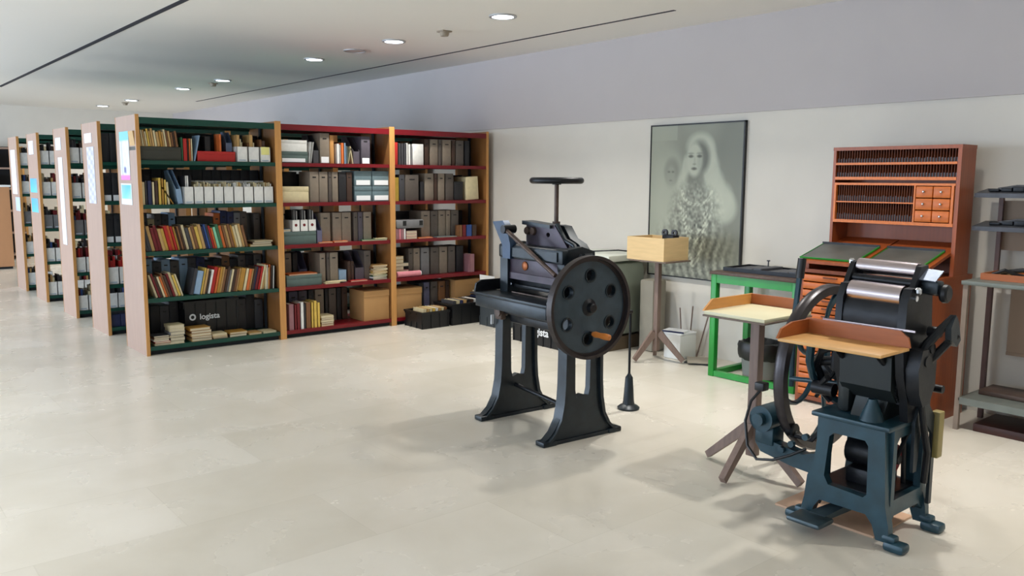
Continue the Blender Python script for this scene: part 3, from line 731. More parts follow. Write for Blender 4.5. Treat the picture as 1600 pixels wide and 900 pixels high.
# ---- labels for everything on the shelves
ORD0 = ['first', 'second', 'third', 'fourth', 'fifth', 'sixth', 'seventh', 'eighth', 'ninth', 'tenth', 'eleventh', 'twelfth', 'thirteenth', 'fourteenth', 'fifteenth', 'sixteenth', 'seventeenth', 'eighteenth', 'nineteenth', 'twentieth']
TENS = ['twenty', 'thirty', 'forty', 'fifty']
ORD = ORD0+[t_+'-'+o_ if o_ else {'twenty': 'twentieth', 'thirty': 'thirtieth', 'forty': 'fortieth', 'fifty': 'fiftieth'}[t_] for t_ in TENS for o_ in ['']+ORD0[:9]][1:]
bywhere = {}
for it in ITEMS: bywhere.setdefault(it[2], []).append(it)
for where, its in bywhere.items():
    vert = ' pile' in where
    its.sort(key=(lambda i: i[0].location.z) if vert else (lambda i: i[4]))
    lab = [i[1]+' '+where for i in its]
    def dups(ls): return {l for l in ls if ls.count(l) > 1}
    d = dups(lab); n = len(its)
    for i, it in enumerate(its):
        if lab[i] in d:
            if vert: q = 'bottommost' if i == 0 else 'topmost' if i == n-1 else 'resting on %s' % its[i-1][3]
            else:
                q = ('at the left end' if i == 0 else 'at the right end' if i == n-1 else
                     'between %s and %s' % (its[i-1][3], its[i+1][3]))
            lab[i] = it[1]+' '+where+', '+q
    d = dups(lab)
    for l in d:
        idx = [i for i in range(n) if lab[i] == l]
        if vert:
            for k, i in enumerate(idx): lab[i] = l.replace(', resting', ', %s resting' % ('lower one' if k == 0 else 'higher one'))
        else:
            for k, i in enumerate(idx):
                lab[i] = its[i][1]+' '+where+', '+(ORD[i] if i <= n/2 else ORD[n-1-i])+(' from left' if i <= n/2 else ' from right')
    for it, l in zip(its, lab):
        l = ' '.join(l.split())
        if len(l.split()) > 16:
            for w_ in ('upright ', 'archive ', 'cardboard ', 'thin ', 'thick ', 'low '):
                if len(l.split()) > 16: l = l.replace(w_, '', 1)
        it[0]['label'] = l

# ---- posters and notes on the end panels
def painted(name, u0, u1, v0, v1, x, fn, nu, nv, parent=None, axis='x', label=None, m=None):
    """flat sheet facing -x, spanning y u0..u1 (u0 is the picture's left) and z v0..v1, coloured per corner"""
    me = bpy.data.meshes.new(name); vs = []; fs = []; cols = []
    for j in range(nv+1):
        for i in range(nu+1):
            vs.append((x, u0+(u1-u0)*i/nu, v1+(v0-v1)*j/nv)); cols.append(lin(fn(i/nu, j/nv)))
    for j in range(nv):
        for i in range(nu):
            a = j*(nu+1)+i; fs.append((a, a+nu+1, a+nu+2, a+1))
    org = ORG[parent.name] if parent else Vector((x, (u0+u1)/2, v0))
    me.from_pydata([tuple(Vector(v)-org) for v in vs], [], fs)
    at = me.color_attributes.new('ink', 'FLOAT_COLOR', 'POINT')
    for k, c in enumerate(cols): at.data[k].color = (*c, 1)
    if m is None:
        m = bpy.data.materials.new(name+'_print'); m.use_nodes = True
        n = m.node_tree.nodes.new('ShaderNodeVertexColor'); n.layer_name = 'ink'
        b = m.node_tree.nodes['Principled BSDF']; b.inputs['Roughness'].default_value = .5
        m.node_tree.links.new(n.outputs[0], b.inputs['Base Color'])
    me.materials.append(m)
    o = bpy.data.objects.new(name, me); C.objects.link(o)
    if parent: o.parent = parent
    else: o.location = org
    ORG[o.name] = org
    return o
def panel_sheet(name, ya, yb, za, zb, yrow, fn, label, cat, nu=12, nv=24):
    xs = X0-.0025
    t = thing(name, label, cat, (xs, (ya+yb)/2, za))
    obj('backing', G().box(xs, X0+.0015, yb, ya, za, zb), M_white, t)
    painted('print', ya, yb, za, zb, xs-.0006, fn, nu, nv, t)
def f_long(u, v):
    n = math.sin(u*17+v*9)*math.sin(v*23)
    if v < .2: return (120, 196, 204)
    if v > .9: return (222, 120, 190)
    if .72 < v < .86 and .35 < u < .6: return (110, 110, 160)
    if .16 < u < .28: return (190, 190, 225)
    return (214+10*n, 222+8*n, 228)
def f_blue(u, v):
    d = math.sin(u*6+v*4)
    if u < .06 or u > .94 or v < .06 or v > .94: return (225, 236, 244)
    return (90+70*v+20*d, 176+40*v, 218+15*d) if v < .75 else (230, 240, 246)
panel_sheet('poster', 7.83, 7.56, 1.49, 1.90, 0, f_long, 'tall narrow poster with teal top and pink foot on the nearest end panel', 'poster')
panel_sheet('poster', 7.85, 7.54, 1.28, 1.46, 0, f_blue, 'small sky-blue poster below the tall one on the nearest end panel', 'poster')
y2 = ROWY[1]
def f_grey(u, v):
    n = math.sin(v*40)*math.sin(u*9+v*7)
    return (190+26*n, 190+24*n, 204+20*n)
panel_sheet('poster', y2+.42, y2+.16, 1.26, 1.80, 1, f_grey, 'tall faded grey poster on the second end panel', 'poster')
panel_sheet('paper_notice', y2+.48, y2+.22, 1.84, 1.93, 1, lambda u, v: (226, 232, 240), 'white paper notice at the top of the second end panel', 'notice')
y3 = ROWY[2]
panel_sheet('paper_banner', y3+.40, y3+.22, .78, 1.72, 2, lambda u, v: (226, 236, 250), 'long narrow white paper strip on the third end panel', 'notice')
panel_sheet('paper_notice', y3+.48, y3+.24, 1.80, 1.93, 2, lambda u, v: (208, 224, 244), 'pale blue notice at the top of the third end panel', 'notice')
y4 = ROWY[3]
for k, (a, b) in enumerate(((1.32, 1.49), (1.08, 1.25))):
    panel_sheet('poster', y4+.50, y4+.12, a, b, 3, lambda u, v: (70+40*u, 164+24*v, 214), ('upper' if k == 0 else 'lower')+' small blue poster on the fourth end panel', 'poster')
panel_sheet('paper_notice', y4+.46, y4+.2, 1.78, 1.94, 3, lambda u, v: (214, 224, 244), 'pale notice at the top of the fourth end panel', 'notice')
y5 = ROWY[4]
panel_sheet('paper_banner', y5+.45, y5+.14, 1.28, 1.86, 4, lambda u, v: (224, 232, 244), 'white paper strip on the fifth and farthest end panel', 'notice')
panel_sheet('paper_notice', y5+.30, y5+.0, 1.06, 1.24, 4, lambda u, v: (180, 196, 226), 'small bluish notice low on the farthest end panel', 'notice')

# ------------------------------------------------------------------ big framed photograph
rr = random.Random(3)
NOI = [[rr.random() for _ in range(65)] for _ in range(65)]
def noise(u, v, s):
    x, y = u*s % 64, v*s % 64; i, j = int(x), int(y); fx, fy = x-i, y-j
    fx = fx*fx*(3-2*fx); fy = fy*fy*(3-2*fy)
    return (NOI[i][j]*(1-fx)+NOI[i+1][j]*fx)*(1-fy)+(NOI[i][j+1]*(1-fx)+NOI[i+1][j+1]*fx)*fy
def blob(u, v, cu, cv, ru, rv, s=.35, rot=0):
    a, b = u-cu, (v-cv); 
    if rot: a, b = a*math.cos(rot)-b*math.sin(rot), a*math.sin(rot)+b*math.cos(rot)
    d = math.sqrt((a/ru)**2+(b/rv)**2)
    return max(0, min(1, (1+s-d)/(2*s)))
def portrait(u, v):
    L = 132+8*noise(u, v, 7)+10*noise(u+.4, v, 3)
    def mix(k, val):
        nonlocal L
        L = L*(1-k)+val*k
    mix(.6*blob(u, v, .05, .5, .22, .7, .5), 172)
    if u < .3 and v < .10: mix(.6, 164)
    if u > .62: mix(.6*blob(u, v, .95, .15, .25, .3), 116)
    mix(.5*blob(u, v, .95, .75, .14, .3), 116)
    mix(.85*blob(u, v, .22, .47, .17, .26, .4), 172)          # pale cloak of the figure behind
    mix(.85*blob(u, v, .235, .285, .105, .10, .4), 166)
    mix(.8*blob(u, v, .245, .30, .075, .075, .4), 116)        # hair at the edge of the headscarf
    mix(.9*blob(u, v, .235, .325, .058, .078, .4), 154)       # the face behind
    for eu in (.212, .258): mix(.6*blob(u, v, eu, .305, .016, .007), 98)
    mix(.5*blob(u, v, .234, .362, .018, .006), 108)
    for (cu, cv, ru, rv) in ((.55, .14, .14, .085), (.64, .21, .085, .11), (.68, .31, .085, .12), (.72, .40, .10, .11), (.78, .48, .13, .11), (.83, .53, .12, .10), (.40, .30, .04, .10), (.38, .42, .07, .12)):
        mix(.85*blob(u, v, cu, cv, ru, rv, .22), 186)         # veil falling from the head to the shoulder
    mix(.9*blob(u, v, .55, .215, .105, .105, .25), 102)       # hair
    mix(.9*blob(u, v, .50, .36, .085, .06, .35), 118)         # shaded neck
    mix(.98*blob(u, v, .495, .228, .085, .108, .16), 186)     # face
    mix(.45*blob(u, v, .56, .25, .035, .09, .5), 148)
    for eu in (.455, .548):
        mix(.85*blob(u, v, eu, .205, .026, .009, .4), 84); mix(.45*blob(u, v, eu, .186, .032, .006), 108)
    mix(.4*blob(u, v, .497, .235, .010, .030), 152); mix(.5*blob(u, v, .495, .256, .02, .007), 120)
    mix(.85*blob(u, v, .493, .285, .028, .009, .4), 88)
    mix(.85*blob(u, v, .50, .58, .25, .20, .25), 138)          # bodice
    mix(.85*blob(u, v, .48, .88, .38, .24, .25), 122)          # skirt
    t = noise(u, v*1.3, 52)*.55+noise(u+.3, v, 62)*.45
    k = blob(u, v, .52, .56, .26, .17, .3); L += k*(t-.45)*85
    k = blob(u, v, .48, .86, .42, .24, .3); L += k*(t-.5)*70+k*22*math.sin(u*75+2.5*math.sin(v*16))
    for (ca, cb, ra, rb, th) in ((.53, .42, .16, .10, .010), (.53, .50, .17, .20, .010), (.52, .52, .13, .24, .009), (.52, .56, .10, .34, .009)):
        if v > cb:
            d = math.sqrt(((u-ca)/ra)**2+((v-cb)/rb)**2)
            if abs(d-1)*min(ra, rb) < th: L += 46*(.6+.4*math.sin(v*170+u*150))
    L = max(70, min(204, L))
    return (L*.98, L*1.0, L*.90)
t = thing('framed_photograph', 'tall framed greenish grey photograph of two veiled figures with layered necklaces, on the wall', 'framed photograph', (5.83, 4.57, .66))
ya, yb, za, zb = 5.068, 4.072, .662, 1.998
obj('backing', G().box(5.826, 5.848, yb+.004, ya-.004, za+.004, zb-.004), M_black, t)
painted('print', ya-.01, yb+.01, za+.01, zb-.01, 5.8245, portrait, 150, 200, t)
g = G()
for a, b, c, d in ((yb, ya, zb-.012, zb), (yb, ya, za, za+.008), (yb, yb+.013, za, zb), (ya-.009, ya, za, zb)): g.box(5.818, 5.85, a, b, c, d)
obj('frame', g, M_black, t)

# ------------------------------------------------------------------ type cabinet
t = thing('type_cabinet', 'tall cherry wood printers type cabinet with sloped desk top and shallow drawers', 'cabinet', (5.4, 2.68, 0))
g = G().box(5.165, 5.74, 2.24, 2.262, 0, .90).box(5.165, 5.74, 3.095, 3.117, 0, .90).box(5.7, 5.74, 2.262, 3.095, 0, .90)
g.box(5.163, 5.742, 2.238, 3.119, .90, .924).box(5.165, 5.70, 2.262, 3.095, .02, .05).box(5.165, 5.7, 2.668, 2.688, .05, .9)
obj('lower_body', g, M_cherry, t)
M_knob = mat('steel_knob', (190, 188, 184), .3, metal=1)
for c, (ya, yb) in enumerate(((2.266, 2.664), (2.692, 3.092))):
    for k in range(16):
        z = .056+k*.0525
        d = obj('drawer', G().box(5.152, 5.68, ya, yb, z, z+.043, .003), M_drawer, t)
        obj('pull', G().box(5.14, 5.153, (ya+yb)/2-.05, (ya+yb)/2+.05, z+.026, z+.036, .002), M_cherry_dk, d)
# sloped desk
sl = [(5.12, .965), (5.12, .985), (5.64, 1.125), (5.64, 1.105)]
g = G().prism(sl, 'xz', 2.262, 2.672); g.prism(sl, 'xz', 2.684, 3.10)
obj('sloped_desk', g, M_cherry, t)
obj('desk_support', G().prism([(5.18, .925), (5.18, .98), (5.6, 1.09), (5.6, .925)], 'xz', 3.07, 3.095), M_cherry, t)
# upper hutch
hx0, hx1, hy0, hy1 = 5.45, 5.66, 2.238, 3.085
g = G().box(hx0, hx1, hy0, hy0+.024, .925, 1.722).box(hx0, hx1, hy1-.02, hy1, .925, 1.722)
g.box(hx0-.002, hx1+.002, hy0-.002, hy1+.002, 1.722, 1.745).box(hx1-.008, hx1, hy0+.024, hy1-.02, .925, 1.722)
obj('upper_body', g, M_cherry, t)
M_hr = mat('orange_rail_wood', (200, 108, 40), .4, var=.1, scale=6, stretch=(1, 8, 8))
for z0, z1 in ((1.625, 1.64), (1.525, 1.545), (1.49, 1.505), (1.235, 1.255)):
    obj('rail', G().box(hx0-.004, hx1-.01, hy0+.024, hy1-.02, z0, z1), M_hr, t)
for a, b, c in ((hy0+.03, hy0+.045, .02), (hy1-.034, hy1-.02, .02), (2.505, 2.515, .15)): obj('frame_stile', G().box(hx0-.006, hx0+c, a, b, 1.255, 1.49), M_hr, t)
obj('rail', G().box(hx0-.002, hx0+.1, 2.515, hy1-.034, 1.372, 1.380), M_hr, t)
for z0, z1, ya, yb, n in ((1.64, 1.722, hy0+.024, hy1-.02, 44), (1.545, 1.625, hy0+.024, hy1-.02, 44), (1.38, 1.49, 2.516, hy1-.034, 32), (1.255, 1.372, 2.516, hy1-.034, 32)):
    g = G()
    for k in range(1, n):
        y = ya+(yb-ya)*k/n; g.box(hx0+.01, hx0+.1, y-.0012, y+.0012, z0, z1)
    obj('divider_comb', g, M_cherry_dk, t)
    g = G()
    for k in range(n):
        y = ya+(yb-ya)*(k+.5)/n; h = (z1-z0)*(.30+.08*rnd.random())
        g.box(hx0+.02, hx0+.09, y-(yb-ya)/n*.4, y+(yb-ya)/n*.4, z0, z0+h)
    o = obj('metal_leads', g, M_slate, t)
for i in range(2):
    for j in range(3):
        ya = 2.286+i*.109; z = 1.260+j*.077
        d = obj('drawer', G().box(hx0-.008, hx0+.12, ya+.002, ya+.105, z, z+.071, .003), M_drawer, t)
        obj('knob', G().lathe([(.004, -.02), (.008, -.014), (.005, -.004), (.005, 0)], (hx0-.008, ya+.053, z+.038), 'x', 12), M_knob, d)
# trays with zinc bottoms and green edges on the desk
def slope_tray(y0, y1, s0, s1, label):
    a = math.atan2(.14, .52); L = Matrix.Translation((5.12, 0, .987)) @ Matrix.Rotation(-a, 4, 'Y')
    p = L @ Vector(((s0+s1)/2, (y0+y1)/2, 0))
    q = thing('type_tray', label, 'tray', tuple(p), 'green-edged trays on the type cabinet')
    obj('plate', place(G().box(s0, s1, y0, y1, .001, .006), L), M_zinc, q)
    g = G().box(s0-.005, s0, y0-.007, y1+.003, .001, .012).box(s0, s1, y0-.007, y0, .001, .012).box(s0, s1, y1, y1+.003, .001, .010)
    obj('green_edge', place(g, L), M_green_tb, q)
    obj('back_edge', place(G().box(s1, s1+.008, y0-.008, y1+.008, .001, .02), L), M_slate, q)
slope_tray(2.72, 3.118, .03, .33, 'grey metal tray with green edges on the left half of the sloped cabinet desk')
slope_tray(2.30, 2.655, .03, .33, 'grey metal tray with green edges on the right half of the sloped cabinet desk')

# ------------------------------------------------------------------ green table
t = thing('green_table', 'bright green painted square-legged work table against the wall', 'table', (5.52, 3.58, 0))
for x, y in ((5.28, 3.90), (5.28, 3.20), (5.72, 3.90), (5.72, 3.20)):
    obj('leg', G().box(x, x+.05, y, y+.05, .0, .80, .003), M_green_tb, t)
g = G().box(5.283, 5.303, 3.25, 3.90, .735, .80).box(5.747, 5.767, 3.25, 3.90, .735, .80).box(5.33, 5.72, 3.925, 3.945, .735, .80).box(5.33, 5.72, 3.205, 3.225, .735, .80)
obj('apron', g, M_green_tb, t)
g = G().box(5.285, 5.325, 3.25, 3.90, .004, .045).box(5.33, 5.72, 3.905, 3.945, .004, .045).box(5.33, 5.72, 3.205, 3.245, .004, .045).box(5.725, 5.765, 3.25, 3.90, .004, .045)
obj('base_rail', g, M_green_tb, t)
obj('tabletop', G().box(5.27, 5.78, 3.19, 3.96, .80, .822, .002), M_iron_brn, t, label='brown worn top board')
t = thing('printing_forme', 'long flat dark iron printing forme lying on the green table', 'printing forme', (5.5, 3.5, .823))
g = G()
for k in range(9):
    y = 3.22+k*.075; g.box(5.40+.01*(k % 2), 5.70, y, y+.068, .8235, .842+.006*((k*3) % 4), .002)
obj('blocks', g, M_slate, t)
g = G()
for a, b, c, d in ((5.38, 5.72, 3.205, 3.217), (5.38, 5.72, 3.90, 3.915), (5.38, 5.392, 3.217, 3.9), (5.71, 5.72, 3.217, 3.9)): g.box(a, b, c, d, .823, .852)
obj('chase', g, M_iron_dk, t)
obj('spindle', G().cyl((5.66, 3.70, .84), (5.66, 3.70, .90), .005).cyl((5.66, 3.70, .895), (5.66, 3.70, .903), .013), M_slate, t)
# waste bin
t = thing('waste_bin', 'grey plastic waste bin lined with a black bag inside the green table', 'bin', (5.50, 3.63, .0))
obj('body', G().lathe([(.115, .012), (.125, .014), (.148, .24), (.152, .25), (.146, .25), (.12, .02)], (5.50, 3.63, 0), seg=36), M_grey_pl, t)
rb = random.Random(5); g = G(); rings = []
for r0, z in ((.15, .165), (.163, .19), (.17, .23), (.172, .262), (.16, .29), (.135, .297), (.12, .27), (.1, .2)):
    rings.append([Vector((5.50+(r0+rb.uniform(-.006, .006))*math.cos(2*PI*k/28), 3.63+(r0+rb.uniform(-.006, .006))*math.sin(2*PI*k/28), z+rb.uniform(-.008, .008))) for k in range(28)])
obj('bag', g.rings(rings), M_black, t, label='black plastic bag folded over the rim')

# ------------------------------------------------------------------ grey metal bench at the right
t = thing('metal_bench', 'grey metal work bench with low shelf at the right edge', 'bench', (5.52, 1.5, 0))
for x, y in ((5.31, 2.09), (5.31, .9)): obj('leg', G().box(x, x+.028, y, y+.028, 0, .90), M_taupe_leg, t)
for y in (2.10, .9): obj('rear_leg', G().box(5.70, 5.73, y, y+.028, 0, .90), M_purple_leg, t)
obj('worktop', G().box(5.295, 5.76, .85, 2.125, .90, .925, .003), M_grey_metal, t)
obj('lower_shelf', G().box(5.31, 5.74, .9, 2.10, .185, .205, .002).box(5.305, 5.325, .9, 2.09, .165, .207), M_grey_metal, t)
obj('back_panel', G().box(5.79, 5.80, .85, 2.02, .42, .90).box(5.785, 5.79, .85, 2.02, .42, .44), M_board_tp, t)
t2 = thing('wall_rack', 'two-tier rack with dark grey shelves rising behind the metal bench', 'rack', (5.7, 1.6, .926))
obj('post', G().box(5.70, 5.725, 2.075, 2.10, .926, 1.44), M_purple_leg, t2)
obj('post', G().box(5.70, 5.725, .9, .925, .926, 1.44), M_purple_leg, t2)
obj('back_panel', G().box(5.755, 5.765, .85, 2.09, 1.09, 1.40), M_board_tp, t2)
for z in (1.22, 1.425):
    obj('shelf', G().prism([(5.555, z-.005), (5.555, z+.022), (5.755, z+.05), (5.755, z+.03)], 'xz', .85, 2.19), M_slate, t2)
for k, (y, z, nm, lb) in enumerate(((2.0, 1.46, 'type_block_tray', 'row of dark metal blocks on the upper rack shelf'), (1.98, 1.255, 'clamp_tool', 'dark iron clamp tools on the lower rack shelf'))):
    t3 = thing(nm, lb, 'tools', (5.65, y, z))
    g = G()
    for i in range(7): g.box(5.60+.01*(i % 2), 5.70, y-.35+i*.07, y-.29+i*.07, z-.002, z+.014+.008*((i*5) % 3), .003)
    obj('blocks', g, M_iron_dk, t3)
    obj('lever', G().tube([(5.66, y-.2, z+.01), (5.65, y-.12, z+.03), (5.63, y-.02, z+.03), (5.62, y+.08, z+.012)], .009), M_slate, t3)
t3 = thing('wooden_tray', 'wooden tray of tan paper and dark iron tools on the grey bench', 'tray', (5.55, 1.75, .926))
g = G().box(5.44, 5.70, 1.45, 2.075, .926, .936).box(5.44, 5.452, 1.45, 2.075, .936, .965).box(5.688, 5.70, 1.45, 2.075, .936, .965).box(5.452, 5.688, 2.063, 2.075, .936, .965).box(5.452, 5.688, 1.45, 1.462, .936, .965)
obj('tray', g, M_rimwood, t3)
obj('paper', G().box(5.46, 5.68, 1.5, 2.05, .937, .95), M_card_lt, t3)
g = G().tube([(5.5, 2.03, .955), (5.52, 1.97, .985), (5.55, 1.92, .96), (5.5, 1.85, .957), (5.52, 1.8, .99), (5.54, 1.74, .96)], .012)
g.tube([(5.6, 2.02, .96), (5.6, 1.9, .985), (5.62, 1.8, .99), (5.6, 1.7, .96)], .014); g.box(5.5, 5.6, 1.76, 1.84, .951, .98, .006)
obj('iron_tool', g, M_iron_dk, t3)
single('wooden_plank', G().box(5.48, 5.70, .95, 2.05, .206, .236, .004), M_iron_brn, 'brown plank lying on the low shelf of the grey bench', 'plank')
single('wooden_board', G().box(5.36, 5.70, .95, 2.02, .0, .05, .004), mat('dark_mahogany', (62, 28, 20), .5, var=.2, scale=6), 'dark reddish board on the floor under the grey bench', 'board')

# ------------------------------------------------------------------ wooden stands
def tripod(x, y, hub_z, top_z, r, feet, m, t, post=.026, prof=.017, arm=.19):
    obj('post', G().box(x-post, x+post, y-post, y+post, hub_z-.125, top_z, .004), m, t)
    for fx, fy in feet:
        d = Vector((fx-x, fy-y, 0)).normalized(); n = Vector((-d.y, d.x, 0))*prof
        rings = []
        for p, w_ in ((Vector((x, y, hub_z+.03))+d*post, .045), (Vector((fx, fy, .022)), .03)):
            ax = (Vector((fx, fy, .02))-Vector((x, y, hub_z))).normalized(); up = ax.cross(n.normalized()).normalized()*w_*.6
            rings.append([p+n+up, p-n+up, p-n-up, p+n-up])
        g = G().rings(rings)
        for v in g.bm.verts: v.co.z = max(v.co.z, .001)
        obj('leg', g, m, t)
sx, sy = 3.665, 2.44
t = thing('tray_stand', 'wooden pedestal stand with a cream topped tray and splayed legs beside the press', 'stand', (sx, sy, 0))
tripod(sx, sy, .22, .82, .3, [(3.68, 2.73), (3.40, 2.43), (3.66, 2.15), (3.94, 2.45)], M_stool, t)
g = G().box(3.485, 3.90, 2.285, 2.645, .832, .85, .002)
obj('tray_board', g, M_formica, t, label='cream laminate tray top')
obj('board_edge', G().box(3.480, 3.905, 2.28, 2.65, .822, .8319, .002), M_stool2, t)
g = G().prism([(3.485, .85), (3.56, .905), (3.915, .905), (3.915, .85)], 'xz', 2.6455, 2.657)
obj('rim', g, M_rimlight, t); obj('rim', G().box(3.9, 3.912, 2.285, 2.645, .85, .905), M_rimwood, t)
cx, cy = 5.34, 4.53
t = thing('box_stand', 'slim wooden pedestal stand on splayed feet carrying a pale box near the wall', 'stand', (cx, cy, 0))
tripod(cx, cy, .22, .848, .25, [(5.17, 4.62), (5.45, 4.33), (5.5, 4.68)], M_stool, t, post=.022, prof=.016)
obj('top_board', G().box(5.2, 5.52, 4.34, 4.74, .849, .862, .002), M_stool2, t)
t = thing('wooden_box', 'pale wooden open box on the pedestal stand near the wall', 'box', (5.36, 4.55, .8625))
g = G(); bx0, bx1, by0, by1, bz0, bz1 = 5.2, 5.51, 4.36, 4.755, .8625, 1.05
g.box(bx0, bx1, by0, by1, bz0, bz0+.01).box(bx0, bx0+.012, by0, by1, bz0+.01, bz1).box(bx1-.012, bx1, by0, by1, bz0+.01, bz1).box(bx0+.012, bx1-.012, by0, by0+.012, bz0+.01, bz1).box(bx0+.012, bx1-.012, by1-.012, by1, bz0+.01, bz1)
obj('body', g, M_card_lt, t)
t = thing('hand_tool', 'dark metal gauge with two round eyes sticking up from the pale wooden box', 'tool', (5.40, 4.46, .874))
g = G().box(5.36, 5.44, 4.40, 4.52, .8735, 1.07, .01)
obj('tool_body', g, M_iron_dk, t)
obj('eye', G().ring((5.40, 4.52, 1.085), 'x', .012, .028, -.01, .01, 20), M_slate, t); obj('eye', G().ring((5.40, 4.42, 1.085), 'x', .012, .028, -.01, .01, 20), M_slate, t)

# ------------------------------------------------------------------ things by the wall
M_gg = mat('grey_green_metal', (124, 132, 120), .45, var=.06)
t = thing('covered_machine', 'grey-green rounded machine casing with pale lid behind the flywheel', 'machine', (5.5, 5.1, 0))
obj('casing', G().box(5.28, 5.78, 5.03, 5.60, .12, .80, .08), M_gg, t)
obj('lid', G().box(5.26, 5.79, 5.02, 5.62, .80, .86, .02), mat('pale_lid', (196, 200, 190), .4), t)
obj('base', G().box(5.32, 5.76, 5.06, 5.56, 0, .12), mat('brown_base', (84, 70, 52), .6), t)
obj('cable', G().tube([(5.4, 5.4, .866), (5.45, 5.25, .880), (5.52, 5.15, .888), (5.6, 5.08, .878), (5.74, 5.05, .867)], .006), M_iron_dk, t)
single('cardboard_roll', G().box(5.60, 5.78, 4.80, 4.96, .0, .64, .02), mat('grey_cardboard', (152, 146, 132), .7, var=.05), 'tall grey-beige cardboard carton standing behind the slim pedestal stand', 'carton')
t = thing('foam_box', 'white foam box with rounded edges on the floor by the wall', 'box', (5.63, 4.52, 0))
obj('body', G().box(5.53, 5.75, 4.43, 4.61, .0, .215, .012), M_white_pl, t)
obj('lid', G().box(5.528, 5.752, 4.428, 4.612, .205, .225, .006), M_white, t)
single('notebook', place(G().mat(0).box(-.07, .07, -.1, .1, 0, .012).mat(1).box(-.071, -.069, -.1, .1, -.001, .013), Matrix.Translation((5.61, 4.54, .2265)) @ Matrix.Rotation(.25, 4, 'Z')), [M_white, cm('navy')], 'white notebook with navy spine lying on the foam box', 'notebook')
for k, (a, b, c) in enumerate(((4.60, 4.66, .40), (4.53, 4.52, .43), (4.44, 4.35, .38))):
    single('thin_rod', G().cyl((5.77, a, .0), (5.80, b, c), .006, seg=8), M_stool, ['left-leaning', 'middle upright', 'right-leaning'][k]+' thin grey rod standing behind the foam box', 'rod', 'thin rods behind the foam box')
single('black_mat', place(G().box(-.09, .09, -.11, .11, 0, .012, .003), Matrix.Translation((5.60, 4.27, 0.001)) @ Matrix.Rotation(.3, 4, 'Z')), M_black, 'flat black pad on the floor beside the foam box', 'pad')
single('grey_card', place(G().box(-.12, .12, -.1, .1, 0, .006), Matrix.Translation((5.60, 4.28, .016)) @ Matrix.Rotation(.7, 4, 'Z')), mat('grey_brown_card', (150, 142, 128), .7), 'grey-brown card lying on the flat black pad', 'card')
crate(5.00, 5.25, 5.36, 6.02, 0.001, .40, 'black plastic crate with white lettering on the floor behind the paper cutter', None, '-x', tsize=.10, tshift=-.06, tz=.32)
# crates in front of the wall-end red bay
crate(4.62, 4.97, 6.98, 7.32, .001, .17, 'black open crate of small pale books in front of the wall-end red bay, leftmost', 'black floor crates')
crate(4.99, 5.38, 6.98, 7.32, .001, .22, 'black open crate with dark books in front of the wall-end red bay, middle', 'black floor crates')
crate(5.26, 5.66, 6.50, 6.88, .001, .27, 'dark grey plastic crate beside the paper cutter table, nearest of the floor crates', 'floor crates', name='storage_crate', m=mat('charcoal_plastic', (62, 68, 72), .5))
crate(5.40, 5.76, 6.95, 7.32, .001, .24, 'black crate with papers nearest the wall in front of the red bay', 'black floor crates')
where = 'in the leftmost black floor crate'
k = 0
ITEMS2 = []
for i, c in enumerate(['cream', 'tan', 'cream', 'yellow', 'white', 'tan', 'cream', 'brown']):
    g = book_g(.03, .185, .2); place(g, Matrix.Translation((4.66+i*.036, 7.03, .016)) @ Matrix.Rotation(.12, 4, 'Y'))
    tag(obj('book', g, [cm(c), M_page]), '%s paperback standing %s, %s from its left side' % (c, where, ORD[i]), 'book', 'paperbacks in the leftmost floor crate')
for i, c in enumerate(['dark grey', 'cream', 'navy', 'tan', 'black', 'dark brown', 'white']):
    g = book_g(.036, .235, .22); place(g, Matrix.Translation((5.03+i*.045, 7.03, .016)) @ Matrix.Rotation(.08, 4, 'Y'))
    tag(obj('book', g, [cm(c), M_page]), '%s book standing in the middle black floor crate, %s from its left side' % (c, ORD[i]), 'book', 'books in the middle floor crate')
z = .245
for i, (c, w_) in enumerate((('navy', .3), ('black', .28), ('white', .26), ('dark grey', .3), ('cream', .24))):
    g = G().mat(0).box(-w_/2, w_/2, -.13, .13, 0, .012).mat(1).box(-w_/2+.002, w_/2-.002, -.131, .128, .002, .010)
    place(g, Matrix.Translation((5.585, 7.13, z+i*.0126)) @ Matrix.Rotation([.0, .1, -.2, .15, -.1][i], 4, 'Z'))
    tag(obj('magazine', g, [cm(c), M_page]), '%s magazine stacked on the floor crate nearest the wall, %s from bottom' % (c, ORD[i]), 'magazine', 'magazines on the wall-side floor crate')
single('paper_sheet', place(G().box(-.1, .1, -.002, .002, 0, .16), Matrix.Translation((5.62, 7.18, .31)) @ Matrix.Rotation(-.35, 4, 'X') @ Matrix.Rotation(.2, 4, 'Y')), M_white, 'white sheet propped upright on the magazines by the wall', 'paper')
t = thing('paper_cup', 'small orange-yellow cup on the dark grey floor crate', 'cup', (5.60, 6.80, .272))
obj('cup', G().lathe([(.026, 0), (.034, .07), (.031, .07), (.024, .004)], (5.60, 6.868, .272)), cm('ochre'), t)
obj('cup_rim', G().ring((5.60, 6.868, .272), 'z', .031, .037, .066, .072, 20), cm('yellow'), t)

